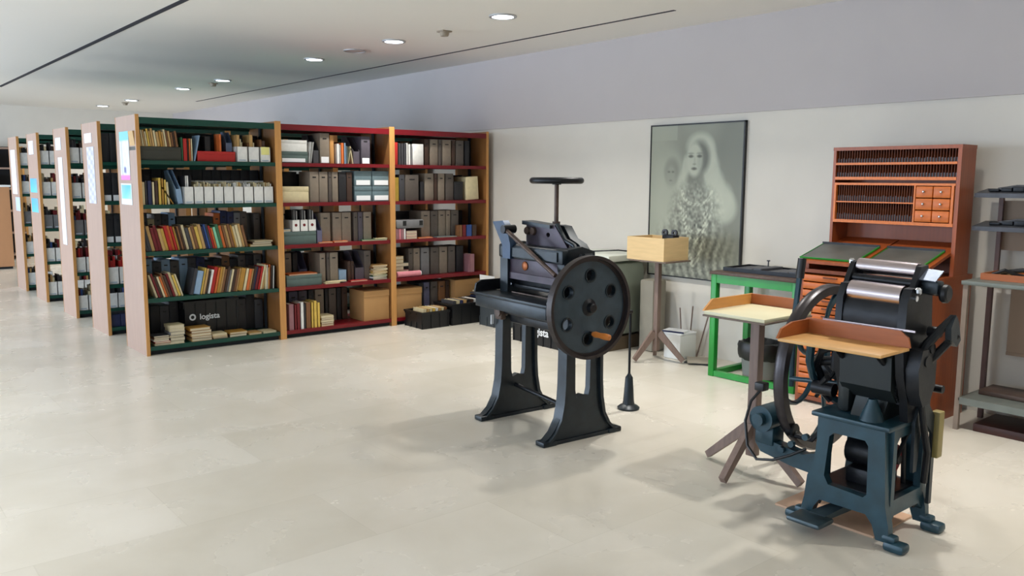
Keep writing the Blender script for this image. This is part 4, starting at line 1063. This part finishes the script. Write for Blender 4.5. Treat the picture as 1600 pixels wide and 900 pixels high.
# ------------------------------------------------------------------ paper cutter (iron guillotine), built about its own axes then turned a little
KX, KY = 3.40, 3.76
t = thing('paper_cutter', 'old dark iron guillotine paper cutter with big round flywheel and hand wheel on top', 'paper cutter', (KX, KY, 0))
def k_(p): return (KX+p[0], KY+p[1], p[2])
def arc(cx, cz, r, a0, a1, n=8): return [(cx+r*math.cos(math.radians(a0+(a1-a0)*i/n)), cz+r*math.sin(math.radians(a0+(a1-a0)*i/n))) for i in range(n+1)]
def leg_profile():
    L = [(-.29, 0), (-.29, .028), (-.25, .042), (-.205, .085), (-.165, .15), (-.145, .24), (-.138, .34), (-.133, .74)]
    R = [(-a, b) for a, b in L][::-1]
    return [(KX+a, b) for a, b in L+R]
hole = [(KX+a, b) for a, b in [(-.045, .255), (-.055, .3), (-.06, .66), (-.04, .69), (.04, .69), (.06, .66), (.055, .3), (.045, .255), (0, .27)]]
for y0, y1 in ((-.37, -.29), (.27, .35)):
    g = G().prism(leg_profile(), 'xz', KY+y0+.02, KY+y1-.02, [hole])
    # flanges: ribs along the outer edges
    for sgn in (-1, 1):
        pts = [(.29, .014), (.25, .03), (.205, .07), (.165, .14), (.145, .24), (.138, .34), (.131, .74)]
        rings = []
        for i, (a, z) in enumerate(pts):
            a0, a1 = sgn*(a-.018), sgn*(a+.004)
            rings.append([Vector((KX+a0, KY+y0, z)), Vector((KX+a1, KY+y0, z)), Vector((KX+a1, KY+y1, z)), Vector((KX+a0, KY+y1, z))])
        g.rings(rings)
    g.box(KX-.3, KX-.2, KY+y0, KY+y1, .0, .03, .006); g.box(KX+.2, KX+.3, KY+y0, KY+y1, .0, .03, .006); g.box(KX-.2, KX+.2, KY+y0+.01, KY+y1-.01, 0, .022)
    obj('leg_frame', g, M_iron, t)
obj('stretcher', G().cyl(k_((.06, -.31, .12)), k_((-.02, .30, .20)), .014), M_iron_dk, t)
# table
obj('front_table', G().box(KX-.27, KX-.10, KY-.34, KY+.40, .795, .815, .004), M_iron, t)
g = G().box(KX-.265, KX-.24, KY-.33, KY+.39, .725, .795, .004).box(KX-.24, KX+.2, KY-.33, KY-.30, .73, .795).box(KX-.24, KX+.2, KY+.36, KY+.39, .73, .795)
obj('table_apron', g, M_iron, t)
obj('rear_table', G().box(KX-.10, KX+.30, KY-.30, KY+.40, .795, .812, .003), M_iron_dk, t)
g = G().prism([(KX-.27, .816), (KX-.26, .865), (KX-.22, .885), (KX+.12, .885), (KX+.12, .816)], 'xz', KY+.385, KY+.40)
obj('side_fence', g, M_iron_dk, t)
obj('under_casting', G().box(KX-.18, KX+.16, KY-.29, KY+.27, .69, .735, .01).box(KX-.10, KX+.10, KY-.28, KY+.26, .62, .70, .02), M_iron_dk, t)
# side columns and beam
for y0, y1 in ((-.30, -.24), (.26, .34)):
    g = G().prism([(KX-.11, .81), (KX-.11, 1.06), (KX-.08, 1.115), (KX+.02, 1.13), (KX+.12, 1.10), (KX+.14, .81)], 'xz', KY+y0, KY+y1)
    obj('side_column', g, M_iron, t)
obj('cross_beam', G().box(KX-.125, KX+.02, KY-.30, KY+.34, 1.03, 1.115, .012).box(KX-.135, KX-.125, KY-.26, KY+.30, 1.045, 1.10), M_iron, t)
obj('knife_bar', G().box(KX-.09, KX-.045, KY-.24, KY+.26, .93, 1.03, .003).box(KX-.095, KX-.088, KY-.24, KY+.26, .90, .94), M_iron_pur, t)
obj('clamp_plate', G().box(KX-.04, KX+.0, KY-.24, KY+.26, .86, 1.02, .003).box(KX-.07, KX+.02, KY-.23, KY+.25, .845, .865, .002), M_iron_dk, t)
obj('brass_boss', G().lathe([(.018, -.012), (.028, -.006), (.028, 0)], k_((-.09, .10, .99)), 'x', 20), mat('old_brass', (150, 84, 42), .4, metal=.5), t)
obj('steel_edge', G().box(KX-.12, KX-.115, KY-.20, KY+.20, .818, .826), M_iron_brn, t)
obj('bolt', G().lathe([(.008, -.01), (.008, 0)], k_((-.10, .22, .87)), 'x', 10), M_bright, t)
# upper superstructure
g = G().prism([(KY+.375, 1.252), (KY+.265, 1.262), (KY+.225, 1.22), (KY+.185, 1.12), (KY+.185, 1.03), (KY+.265, 1.03), (KY+.27, 1.11)], 'yz', KX-.145, KX-.10)
obj('upper_arm', g, mat('light_blue_iron', (42, 62, 86), .4, metal=.2, var=.15), t)
holeA = [(KY-.02+.018*math.cos(a*PI/6), 1.185+.014*math.sin(a*PI/6)) for a in range(12)]
g = G().prism([(KY+.20, 1.25), (KY+.20, 1.10), (KY-.22, 1.10), (KY-.08, 1.245)], 'yz', KX-.01, KX+.03, [holeA])
obj('carrier_plate', g, M_iron_pur, t)
g = G().prism([(KY+.22, 1.262), (KY-.06, 1.245), (KY-.06, 1.225), (KY+.22, 1.238)], 'yz', KX-.03, KX+.06)
obj('top_bar', g, M_iron, t)
hb = [(KY-.115, 1.15), (KY-.20, 1.115), (KY-.12, 1.115), (KY-.10, 1.125)]
g = G().prism([(KY-.05, 1.245), (KY-.11, 1.24), (KY-.17, 1.17), (KY-.25, 1.14), (KY-.31, 1.08), (KY-.05, 1.08)], 'yz', KX+.04, KX+.10)
obj('curved_bracket', g, M_iron, t)
g = G().tube([k_((.01, y, z)) for y, z in ((-.08, 1.25), (-.16, 1.16), (-.24, 1.135), (-.30, 1.07))], .014)
obj('bracket_rib', g, M_iron, t)
for y in (.18, .12): obj('cap_nut', G().lathe([(.022, -.016), (.026, -.008), (.026, .0)], k_((-.012, y, 1.20)), 'x', 12), M_iron_brn, t)
obj('drive_rod', G().cyl(k_((-.15, .23, 1.21)), k_((-.15, -.27, .97)), .013), M_iron_brn, t)
obj('rod_joint', G().cyl(k_((-.17, .23, 1.21)), k_((-.08, .23, 1.21)), .026), M_iron_dk, t)
# hand wheel on its screw
obj('screw_spindle', G().cyl(k_((.10, .04, 1.06)), k_((.10, .04, 1.50)), .0135).cyl(k_((.10, .04, 1.20)), k_((.10, .04, 1.26)), .024), M_iron_brn, t)
hw = G().tube([k_((.10+.148*math.cos(2*PI*i/40), .04+.148*math.sin(2*PI*i/40), 1.51)) for i in range(40)], .0195, 12, close=True)
w_ = obj('hand_wheel', hw, M_iron_dk, t)
g = G().cyl(k_((.10, .04, 1.485)), k_((.10, .04, 1.53)), .028)
for a in range(4):
    c, s = math.cos(a*PI/2+.4), math.sin(a*PI/2+.4); g.cyl(k_((.10, .04, 1.508)), k_((.10+.145*c, .04+.145*s, 1.51)), .011, .008, 8)
obj('wheel_spoke', g, M_iron_dk, w_)
# flywheel on the near side
fc = (KX-.045, KY-.44, .80); R = .295
hs = []
for i in range(6):
    a = math.radians(28+60*i); hx, hz = fc[0]+.182*math.cos(a), fc[2]+.182*math.sin(a)
    hs.append([(hx+.034*math.cos(q*PI/8), hz+.034*math.sin(q*PI/8)) for q in range(16)])
out = [(fc[0]+.276*math.cos(2*PI*i/56), fc[2]+.276*math.sin(2*PI*i/56)) for i in range(56)]
M_web = mat('slate_wheel_iron', (52, 66, 76), .34, metal=.15, var=.2, scale=14, bump=.15)
fly = obj('flywheel', G().prism(out, 'xz', fc[1]-.006, fc[1]+.016, hs), M_web, t)
g = G().ring(fc, 'y', .276, R, -.034, .010, 72); g.ring(fc, 'y', .262, .276, -.012, .014, 72)
obj('rim', g, mat('flywheel_rim_iron', (52, 46, 46), .4, metal=.4, var=.2, scale=10), fly)
for i in range(6):
    a = math.radians(28+60*i); obj('hole_collar', G().ring((fc[0]+.182*math.cos(a), fc[1], fc[2]+.182*math.sin(a)), 'y', .033, .041, -.012, .02, 20), M_iron, fly)
obj('hub', G().lathe([(.018, -.05), (.026, -.045), (.03, -.02), (.05, -.008), (.05, .10), (.03, .2)], fc, 'y', 24), M_iron_dk, fly)
hp = Vector(fc)+Vector((.012, 0, -.150))
obj('crank_pin', G().cyl(hp+Vector((0, .0, 0)), hp+Vector((0, -.03, 0)), .012), M_iron_dk, fly)
obj('wood_handle', G().lathe([(.010, -.17), (.017, -.165), (.019, -.13), (.015, -.09), (.018, -.05), (.012, -.03)], hp, 'y', 18), mat('turned_wood', (186, 112, 48), .4, var=.1), fly)
g = G().ring((fc[0]+.02, fc[1]+.085, fc[2]), 'y', .19, .235, -.02, .02, 64)
for k in range(60):
    a = 2*PI*k/60; c = Vector((fc[0]+.02+.238*math.cos(a), fc[1]+.085, fc[2]+.238*math.sin(a)))
    g.box(c.x-.005, c.x+.005, c.y-.018, c.y+.018, c.z-.005, c.z+.005)
for a in range(4):
    c, s = math.cos(a*PI/2+.3), math.sin(a*PI/2+.3); g.cyl((fc[0]+.02, fc[1]+.085, fc[2]), (fc[0]+.02+.23*c, fc[1]+.085, fc[2]+.23*s), .02, .02, 10)
obj('gear_wheel', g, M_iron_dk, t)
obj('axle', G().cyl((fc[0], fc[1], fc[2]), (fc[0], KY+.2, fc[2]-.05), .022), M_iron_dk, t)
# rear support foot
fx, fy = KX+.68, KY-.03
obj('support_rod', G().cyl((fx, fy, .22), (fx, fy, .66), .0085).cyl((fx+.01, fy, .655), (KX+.10, fy, .68), .012), M_iron_dk, t)
obj('support_foot', G().lathe([(.072, 0), (.074, .012), (.060, .024), (.040, .034), (.036, .06), (.025, .215), (.016, .228), (.010, .24)], (fx, fy, 0)), M_iron, t)
g = G().box(KX-.20, KX-.16, KY+.20, KY+.27, .65, .725, .01); g.cyl(k_((-.21, .23, .70)), k_((-.14, .23, .70)), .03)
obj('latch_casting', g, M_iron_brn, t)
obj('paper_tag', G().box(KX-.25, KX-.248, KY-.20, KY-.02, .735, .747), M_white, t, label='narrow white paper tag')
obj('paper_tag', G().box(KX-.17, KX-.15, KY+.352, KY+.358, .60, .66), M_white, t)
t.rotation_euler = (0, 0, math.radians(-4))

# ------------------------------------------------------------------ platen press
t = thing('printing_press', 'small black and blue iron platen printing press with nickel ink rollers and wooden feed board', 'printing press', (3.48, 1.74, 0))
def front_frame(x0, x1):
    outer = [(1.535, .03), (1.54, .10), (1.558, .18), (1.578, .50), (1.868, .50), (1.885, .30), (1.915, .22), (1.925, .12), (1.945, .03), (1.895, .03), (1.875, .09), (1.85, .125), (1.64, .125), (1.61, .09), (1.59, .03)]
    h = [(1.655, .195), (1.64, .21), (1.645, .42), (1.66, .44), (1.80, .44), (1.82, .42), (1.835, .24), (1.815, .205)]
    return G().prism(outer, 'yz', x0, x1, [h])
obj('stand_front', front_frame(3.305, 3.345), M_iron_bl, t)
obj('stand_back', front_frame(3.64, 3.675), M_iron_bl, t)
for y0, y1 in ((1.556, 1.586), (1.868, 1.90)):
    outer = [(3.345, .09), (3.345, .50), (3.64, .50), (3.64, .09), (3.60, .125), (3.385, .125)]
    h = [(3.375, .195), (3.375, .44), (3.395, .46), (3.59, .46), (3.61, .44), (3.61, .195)]
    obj('stand_side', G().prism(outer, 'xz', y0, y1, [h]), M_iron_bl, t)
obj('stand_top', G().box(3.285, 3.69, 1.55, 1.90, .50, .522, .006), M_iron_bl, t)
for x, y, dy in ((3.325, 1.543, -.02), (3.325, 1.935, .02), (3.66, 1.543, -.02), (3.66, 1.935, .02)):
    obj('foot', G().box(x-.036, x+.036, y-.045+dy*1.6, y+.045+dy*1.6, .0, .042, .016).box(x-.024, x+.024, y-.03+dy*.3, y+.03+dy*.3, .03, .065, .012), M_iron_bl, t)
# treadle
g = G()
g.box(3.16, 3.29, 1.765, 1.925, .045, .07, .012)
rings = [[Vector((3.27, 1.80, .05)), Vector((3.27, 1.88, .05)), Vector((3.27, 1.88, .072)), Vector((3.27, 1.80, .072))],
         [Vector((3.40, 1.76, .075)), Vector((3.40, 1.82, .075)), Vector((3.40, 1.82, .105)), Vector((3.40, 1.76, .105))],
         [Vector((3.62, 1.73, .10)), Vector((3.62, 1.77, .10)), Vector((3.62, 1.77, .13)), Vector((3.62, 1.73, .13))]]
g.rings(rings)
obj('treadle', g, mat('worn_blue_iron', (60, 74, 80), .4, metal=.3, var=.25, scale=9), t)
obj('treadle_shaft', G().cyl((3.60, 1.57, .115), (3.60, 1.90, .115), .014), M_iron_dk, t)
# works inside the stand
obj('drive_motor', G().cyl((3.50, 1.64, .33), (3.50, 1.82, .33), .062).cyl((3.50, 1.60, .33), (3.50, 1.64, .33), .02).box(3.42, 3.60, 1.65, 1.80, .20, .27, .01), M_iron_dk, t)
obj('red_ring', G().ring((3.50, 1.63, .33), 'y', .03, .064, -.008, .008, 24), cm('dark red'), t)
obj('connecting_rod', G().cyl((3.60, 1.62, .12), (3.56, 1.62, .47), .011, seg=8).cyl((3.40, 1.62, .22), (3.58, 1.60, .46), .009, seg=8), M_iron_dk, t)
obj('motor_shelf', G().box(3.345, 3.64, 1.59, 1.885, .19, .202), M_iron_dk, t)
# base casting above the stand
g = G().prism([(3.36, .522), (3.40, .60), (3.40, .80), (3.37, .86), (3.62, .86), (3.60, .70), (3.66, .522)], 'xz', 1.62, 1.76)
g.prism([(3.345, .66), (3.335, .80), (3.36, .84), (3.60, .84), (3.62, .66), (3.58, .60), (3.40, .60)], 'xz', 1.585, 1.81)
g.box(3.37, 3.47, 1.775, 1.835, .522, .83, .02)
obj('body_casting', g, mat('dark_teal_iron', (30, 36, 37), .42, metal=.3, var=.2, scale=8), t)
for y0, y1 in ((1.54, 1.575), (1.815, 1.845)):
    pr = [(3.42, .522), (3.40, .62), (3.355, .72), (3.335, .84), (3.345, 1.03), (3.375, 1.085), (3.45, 1.09), (3.52, 1.12), (3.56, 1.10), (3.575, .95), (3.60, .80), (3.62, .522)]
    h = [(3.45, .60), (3.42, .68), (3.45, .78), (3.52, .80), (3.56, .7), (3.55, .6)]
    obj('side_cheek', G().prism(pr, 'xz', y0, y1, [h]), M_iron_dk, t)
# front shield of the ink head
rings = []
for i in range(9):
    a = math.radians(-10+i*9); 
prof = [(3.372, .845), (3.352, .90), (3.345, .95), (3.352, 1.0), (3.372, 1.03), (3.40, 1.03), (3.40, .845)]
obj('front_shield', G().prism(prof, 'xz', 1.577, 1.813), M_iron_dk, t)
obj('platen_bed', G().box(3.41, 3.52, 1.585, 1.805, .86, 1.02, .008), M_iron_dk, t)
# rollers
lo = ((3.405, 1.808, 1.052), (3.405, 1.582, 1.047))
obj('large_roller', G().cyl(lo[0], lo[1], .047, seg=40), M_steel, t, label='large nickel ink cylinder')
obj('roller_shaft', G().cyl((3.405, 1.862, 1.052), (3.405, 1.53, 1.046), .012), M_bright, t)
up = ((3.50, 1.83, 1.152), (3.50, 1.575, 1.148))
obj('small_roller', G().cyl(up[0], up[1], .034, seg=36), M_steel, t, label='upper nickel ink cylinder')
obj('small_roller', G().cyl((3.455, 1.83, 1.105), (3.455, 1.575, 1.10), .017, seg=20), M_iron_dk, t)
for y in (1.835, 1.55): obj('roller_bracket', G().prism([(3.40, 1.05), (3.43, 1.11), (3.47, 1.17), (3.53, 1.175), (3.545, 1.13), (3.50, 1.06)], 'xz', y, y+.022), M_iron_dk, t)
for (x, y, z) in ((3.49, 1.862, 1.165), (3.40, 1.525, 1.075)): obj('oil_cap', G().lathe([(.008, 0), (.014, .006), (.014, .02), (.006, .028)], (x, y, z-.01), seg=14), M_bright, t)
g = G().box(-.04, .04, -.045, .045, -.002, .002)
obj('ink_plate', place(g, Matrix.Translation((3.49, 1.53, 1.138)) @ Matrix.Rotation(-.50, 4, 'Y') @ Matrix.Rotation(.08, 4, 'X')), mat('ink_plate_steel', (120, 130, 146), .5, metal=.5, var=.15, scale=30), t, label='bright steel plate')
obj('plate_bracket', G().box(3.47, 3.53, 1.48, 1.55, 1.06, 1.115, .008), M_iron, t)
obj('knob_shaft', G().cyl((3.50, 1.55, 1.07), (3.50, 1.46, 1.066), .014), M_iron_dk, t)
obj('round_knob', G().lathe([(.028, -.02), (.037, -.014), (.039, 0), (.034, .009), (.018, .018)], (3.50, 1.465, 1.066), 'y', 30), M_iron_dk, t)
# feed board
g = G().box(3.10, 3.335, 1.515, 1.965, .842, .855, .002)
obj('feed_board', g, M_oak, t, label='light wood feed board')
rim_s = [(3.33, .855), (3.33, .915), (3.20, .915), (3.12, .895), (3.09, .855)]
obj('board_rim', G().prism(rim_s, 'xz', 1.958, 1.968), M_rimwood, t)
obj('board_rim', G().prism([(1.51, .855), (1.52, .895), (1.555, .92), (1.968, .92), (1.968, .855)], 'yz', 3.328, 3.338), M_rimwood, t)
for y in (1.80, 1.62): obj('board_bracket', G().tube([(3.40, y, .74), (3.33, y, .78), (3.25, y, .84)], .012), M_iron_dk, t)
obj('steel_strip', G().box(3.339, 3.345, 1.50, 1.90, .918, .926), M_steel, t)
# right-hand levers
obj('throw_lever', G().tube([(3.44, 1.52, .80), (3.46, 1.50, .86), (3.49, 1.465, .92), (3.535, 1.44, .97)], [.022, .02, .017, .014]), M_iron_dk, t)
obj('throw_lever', G().tube([(3.46, 1.53, .74), (3.50, 1.49, .80), (3.54, 1.455, .86), (3.57, 1.43, .89)], [.02, .018, .016, .014]), M_iron_dk, t)
g = G().prism([(3.50, .88), (3.49, .93), (3.53, .98), (3.56, .95), (3.59, .87), (3.56, .845)], 'xz', 1.425, 1.45)
obj('gripper_paddle', g, M_iron, t)
for (x, z) in ((3.47, .84), (3.53, .90), (3.43, .79)): obj('pivot_bolt', G().lathe([(.022, -.02), (.022, .03)], (x, 1.50, z), 'y', 14), M_iron_dk, t)
g = G().prism([(3.38, .66), (3.36, .76), (3.39, .84), (3.47, .84), (3.52, .78), (3.52, .68), (3.48, .61), (3.42, .60)], 'xz', 1.485, 1.538)
obj('cam_casting', g, M_iron_dk, t)
obj('side_arm', G().tube([(3.46, 1.51, .62), (3.50, 1.51, .50), (3.55, 1.51, .38), (3.56, 1.52, .24)], .014), M_iron_dk, t)
obj('side_guard', G().prism([(3.47, .30), (3.46, .52), (3.50, .60), (3.58, .58), (3.66, .50), (3.665, .12), (3.64, .12), (3.63, .44), (3.56, .50), (3.52, .46), (3.50, .30)], 'xz', 1.528, 1.542), M_iron, t)
obj('brass_box', G().box(3.64, 3.69, 1.505, 1.545, .33, .535, .006), mat('mustard_box', (138, 124, 74), .5), t)
obj('cone_boss', G().lathe([(.05, 0), (.04, .03), (.024, .07), (.018, .09)], (3.35, 1.66, .522)), M_iron_bl, t)
for (x, y, z, r, w_) in ((3.50, 1.775, .70, .10, .02), (3.56, 1.86, .61, .075, .02), (3.46, 1.59, .66, .07, .02)):
    g = G().ring((x, y, z), 'y', r*.72, r, -w_/2, w_/2, 40)
    for k in range(30):
        a = 2*PI*k/30; g.box(x+(r+.002)*math.cos(a)-.004, x+(r+.002)*math.cos(a)+.004, y-w_/2, y+w_/2, z+(r+.002)*math.sin(a)-.004, z+(r+.002)*math.sin(a)+.004)
    for k in range(3):
        a = k*PI/3+.3; g.cyl((x-r*.8*math.cos(a), y, z-r*.8*math.sin(a)), (x+r*.8*math.cos(a), y, z+r*.8*math.sin(a)), .009, seg=8)
    obj('gear', g, M_iron_dk, t)
# flywheel with curved spokes
wc = Vector((3.735, 2.10, .615)); WR = .405
g = G(); prof = [(-.022, -.042), (.018, -.042), (.026, -.02), (.026, .02), (.018, .042), (-.022, .042)]
rings = []
for k in range(72):
    a = 2*PI*k/72; rings.append([wc+Vector(((WR-.022+p)*math.cos(a), h*.62, (WR-.022+p)*math.sin(a))) for p, h in prof])
g.rings(rings, close=True)
fly = obj('flywheel', g, mat('flywheel_iron', (58, 54, 56), .32, metal=.5, var=.2, scale=12), t)
for k in range(6):
    a = 2*PI*k/6+.25; pts = []
    for i in range(9):
        s = i/8; rr_ = .04+(WR-.07)*s; aa = a+.55*math.sin(s*PI)*.6
        pts.append(wc+Vector((rr_*math.cos(aa), 0, rr_*math.sin(aa))))
    obj('spoke', G().tube(pts, [.026-.012*abs(math.sin(i/8*PI)) for i in range(9)], 8, flat=.6), M_iron_bl, fly)
obj('hub', G().lathe([(.03, -.06), (.052, -.05), (.055, .04), (.03, .05)], wc, 'y', 24), M_iron_dk, fly)
obj('main_shaft', G().cyl(wc+Vector((0, .07, 0)), wc+Vector((0, -.56, 0)), .018).cyl((3.60, 1.86, .615), (3.74, 1.86, .615), .03), M_iron_dk, t)
obj('shaft_bearing', G().box(3.60, 3.76, 1.845, 1.885, .53, .66, .02), M_iron_bl, t)
# bracket, small motor and cable at the left
g = G().prism([(1.89, .19), (1.89, .31), (2.00, .27), (2.22, .30), (2.25, .27), (2.22, .23), (2.05, .20)], 'yz', 3.40, 3.46)
obj('motor_bracket', g, M_iron_bl, t)
obj('side_motor', G().cyl((3.36, 2.20, .40), (3.52, 2.20, .40), .062).cyl((3.33, 2.20, .40), (3.36, 2.20, .40), .03).box(3.39, 3.49, 2.15, 2.25, .27, .36, .01), M_iron_bl, t)
obj('motor_pulley', G().lathe([(.03, -.02), (.034, -.015), (.024, 0), (.034, .015), (.03, .02)], (3.44, 2.08, .36), 'y', 20).cyl((3.44, 2.16, .40), (3.44, 2.06, .35), .01), M_iron_dk, t)
obj('belt_tensioner', G().tube([(3.43, 2.08, .34), (3.46, 1.99, .33), (3.50, 1.93, .42), (3.52, 1.92, .50)], .012), M_iron_dk, t)
for (y, z) in ((2.05, .31), (1.98, .36), (2.10, .27)): obj('bolt_head', G().lathe([(.016, -.02), (.016, .0)], (3.40, y, z), 'x', 8), M_iron_bl, t)
cb = [(3.42, 2.24, .53), (3.38, 2.27, .47), (3.34, 2.27, .38), (3.32, 2.24, .27), (3.31, 2.18, .22), (3.32, 2.10, .235), (3.35, 2.03, .27), (3.38, 1.97, .31)]
obj('cable', G().tube(cb, .007, 8).box(3.40, 3.45, 2.22, 2.27, .52, .56, .005), M_black, t)
obj('linkage', G().tube([(3.40, 1.86, .80), (3.40, 1.93, .77), (3.43, 1.97, .70), (3.47, 1.96, .62)], .017, 8).box(3.42, 3.50, 1.86, 1.90, .68, .80, .01).cyl((3.46, 1.88, .72), (3.46, 2.02, .70), .022), M_iron_dk, t)
obj('linkage', G().tube([(3.37, 1.88, .66), (3.40, 1.94, .60), (3.44, 1.90, .54)], .014, 8).cyl((3.40, 1.86, .60), (3.40, 1.96, .60), .03), M_iron_dk, t)
obj('cross_rod', G().cyl((3.52, 1.85, .78), (3.60, 2.06, .50), .010, seg=8).cyl((3.60, 1.86, .50), (3.55, 2.04, .72), .012, seg=8), M_iron_dk, t)
obj('spoke_arm', G().tube([(3.36, 1.96, .80), (3.37, 1.97, .72), (3.42, 1.98, .64), (3.50, 1.96, .55), (3.58, 1.93, .50)], [.02, .018, .016, .018, .02], 8), M_iron_bl, t)
obj('lever_post', G().tube([(3.61, 2.20, .52), (3.605, 2.20, .85), (3.635, 2.20, 1.06)], .014, 8).cyl((3.56, 1.87, .60), (3.60, 2.20, .56), .012), M_iron_bl, t)
obj('lever_grip', G().tube([(3.635, 2.20, 1.05), (3.65, 2.20, 1.145)], .02, 12), M_black, t)
single('plywood_board', place(G().box(-.18, .18, -.24, .24, 0, .010, .001), Matrix.Translation((3.555, 1.872, .0)) @ Matrix.Rotation(0, 4, 'Z')), mat('pinkish_plywood', (196, 160, 132), .6, var=.08, scale=6), 'thin pinkish plywood sheet on the floor under the printing press', 'board')

# ------------------------------------------------------------------ camera
f, pitch, yaw, roll = 1306.6, math.radians(7.4513), math.radians(39.7204), math.radians(.3173)
fw = Vector((math.sin(yaw)*math.cos(pitch), math.cos(yaw)*math.cos(pitch), -math.sin(pitch)))
r_ = Vector((math.cos(yaw), -math.sin(yaw), 0)); u_ = r_.cross(fw)
rr_ = r_*math.cos(roll)+u_*math.sin(roll); uu_ = -r_*math.sin(roll)+u_*math.cos(roll)
cam = bpy.data.cameras.new('camera'); co = bpy.data.objects.new('camera', cam); C.objects.link(co)
cam.sensor_width = 36; cam.lens = 36*f/1600; cam.clip_end = 100; cam.clip_start = .05
Mw = Matrix((( rr_.x, uu_.x, -fw.x, 0), (rr_.y, uu_.y, -fw.y, 0), (rr_.z, uu_.z, -fw.z, 1.52), (0, 0, 0, 1)))
co.matrix_world = Mw
sc = bpy.context.scene
sc.camera = co
sc.view_settings.view_transform = 'Standard'; sc.view_settings.look = 'None'
sc.view_settings.gamma = 1; sc.view_settings.use_curve_mapping = False
sc.view_settings.exposure = 0.16
sc.cycles.use_denoising = True
sc.cycles.max_bounces = 8; sc.cycles.diffuse_bounces = 5; sc.cycles.glossy_bounces = 4
sc.cycles.sample_clamp_indirect = 6
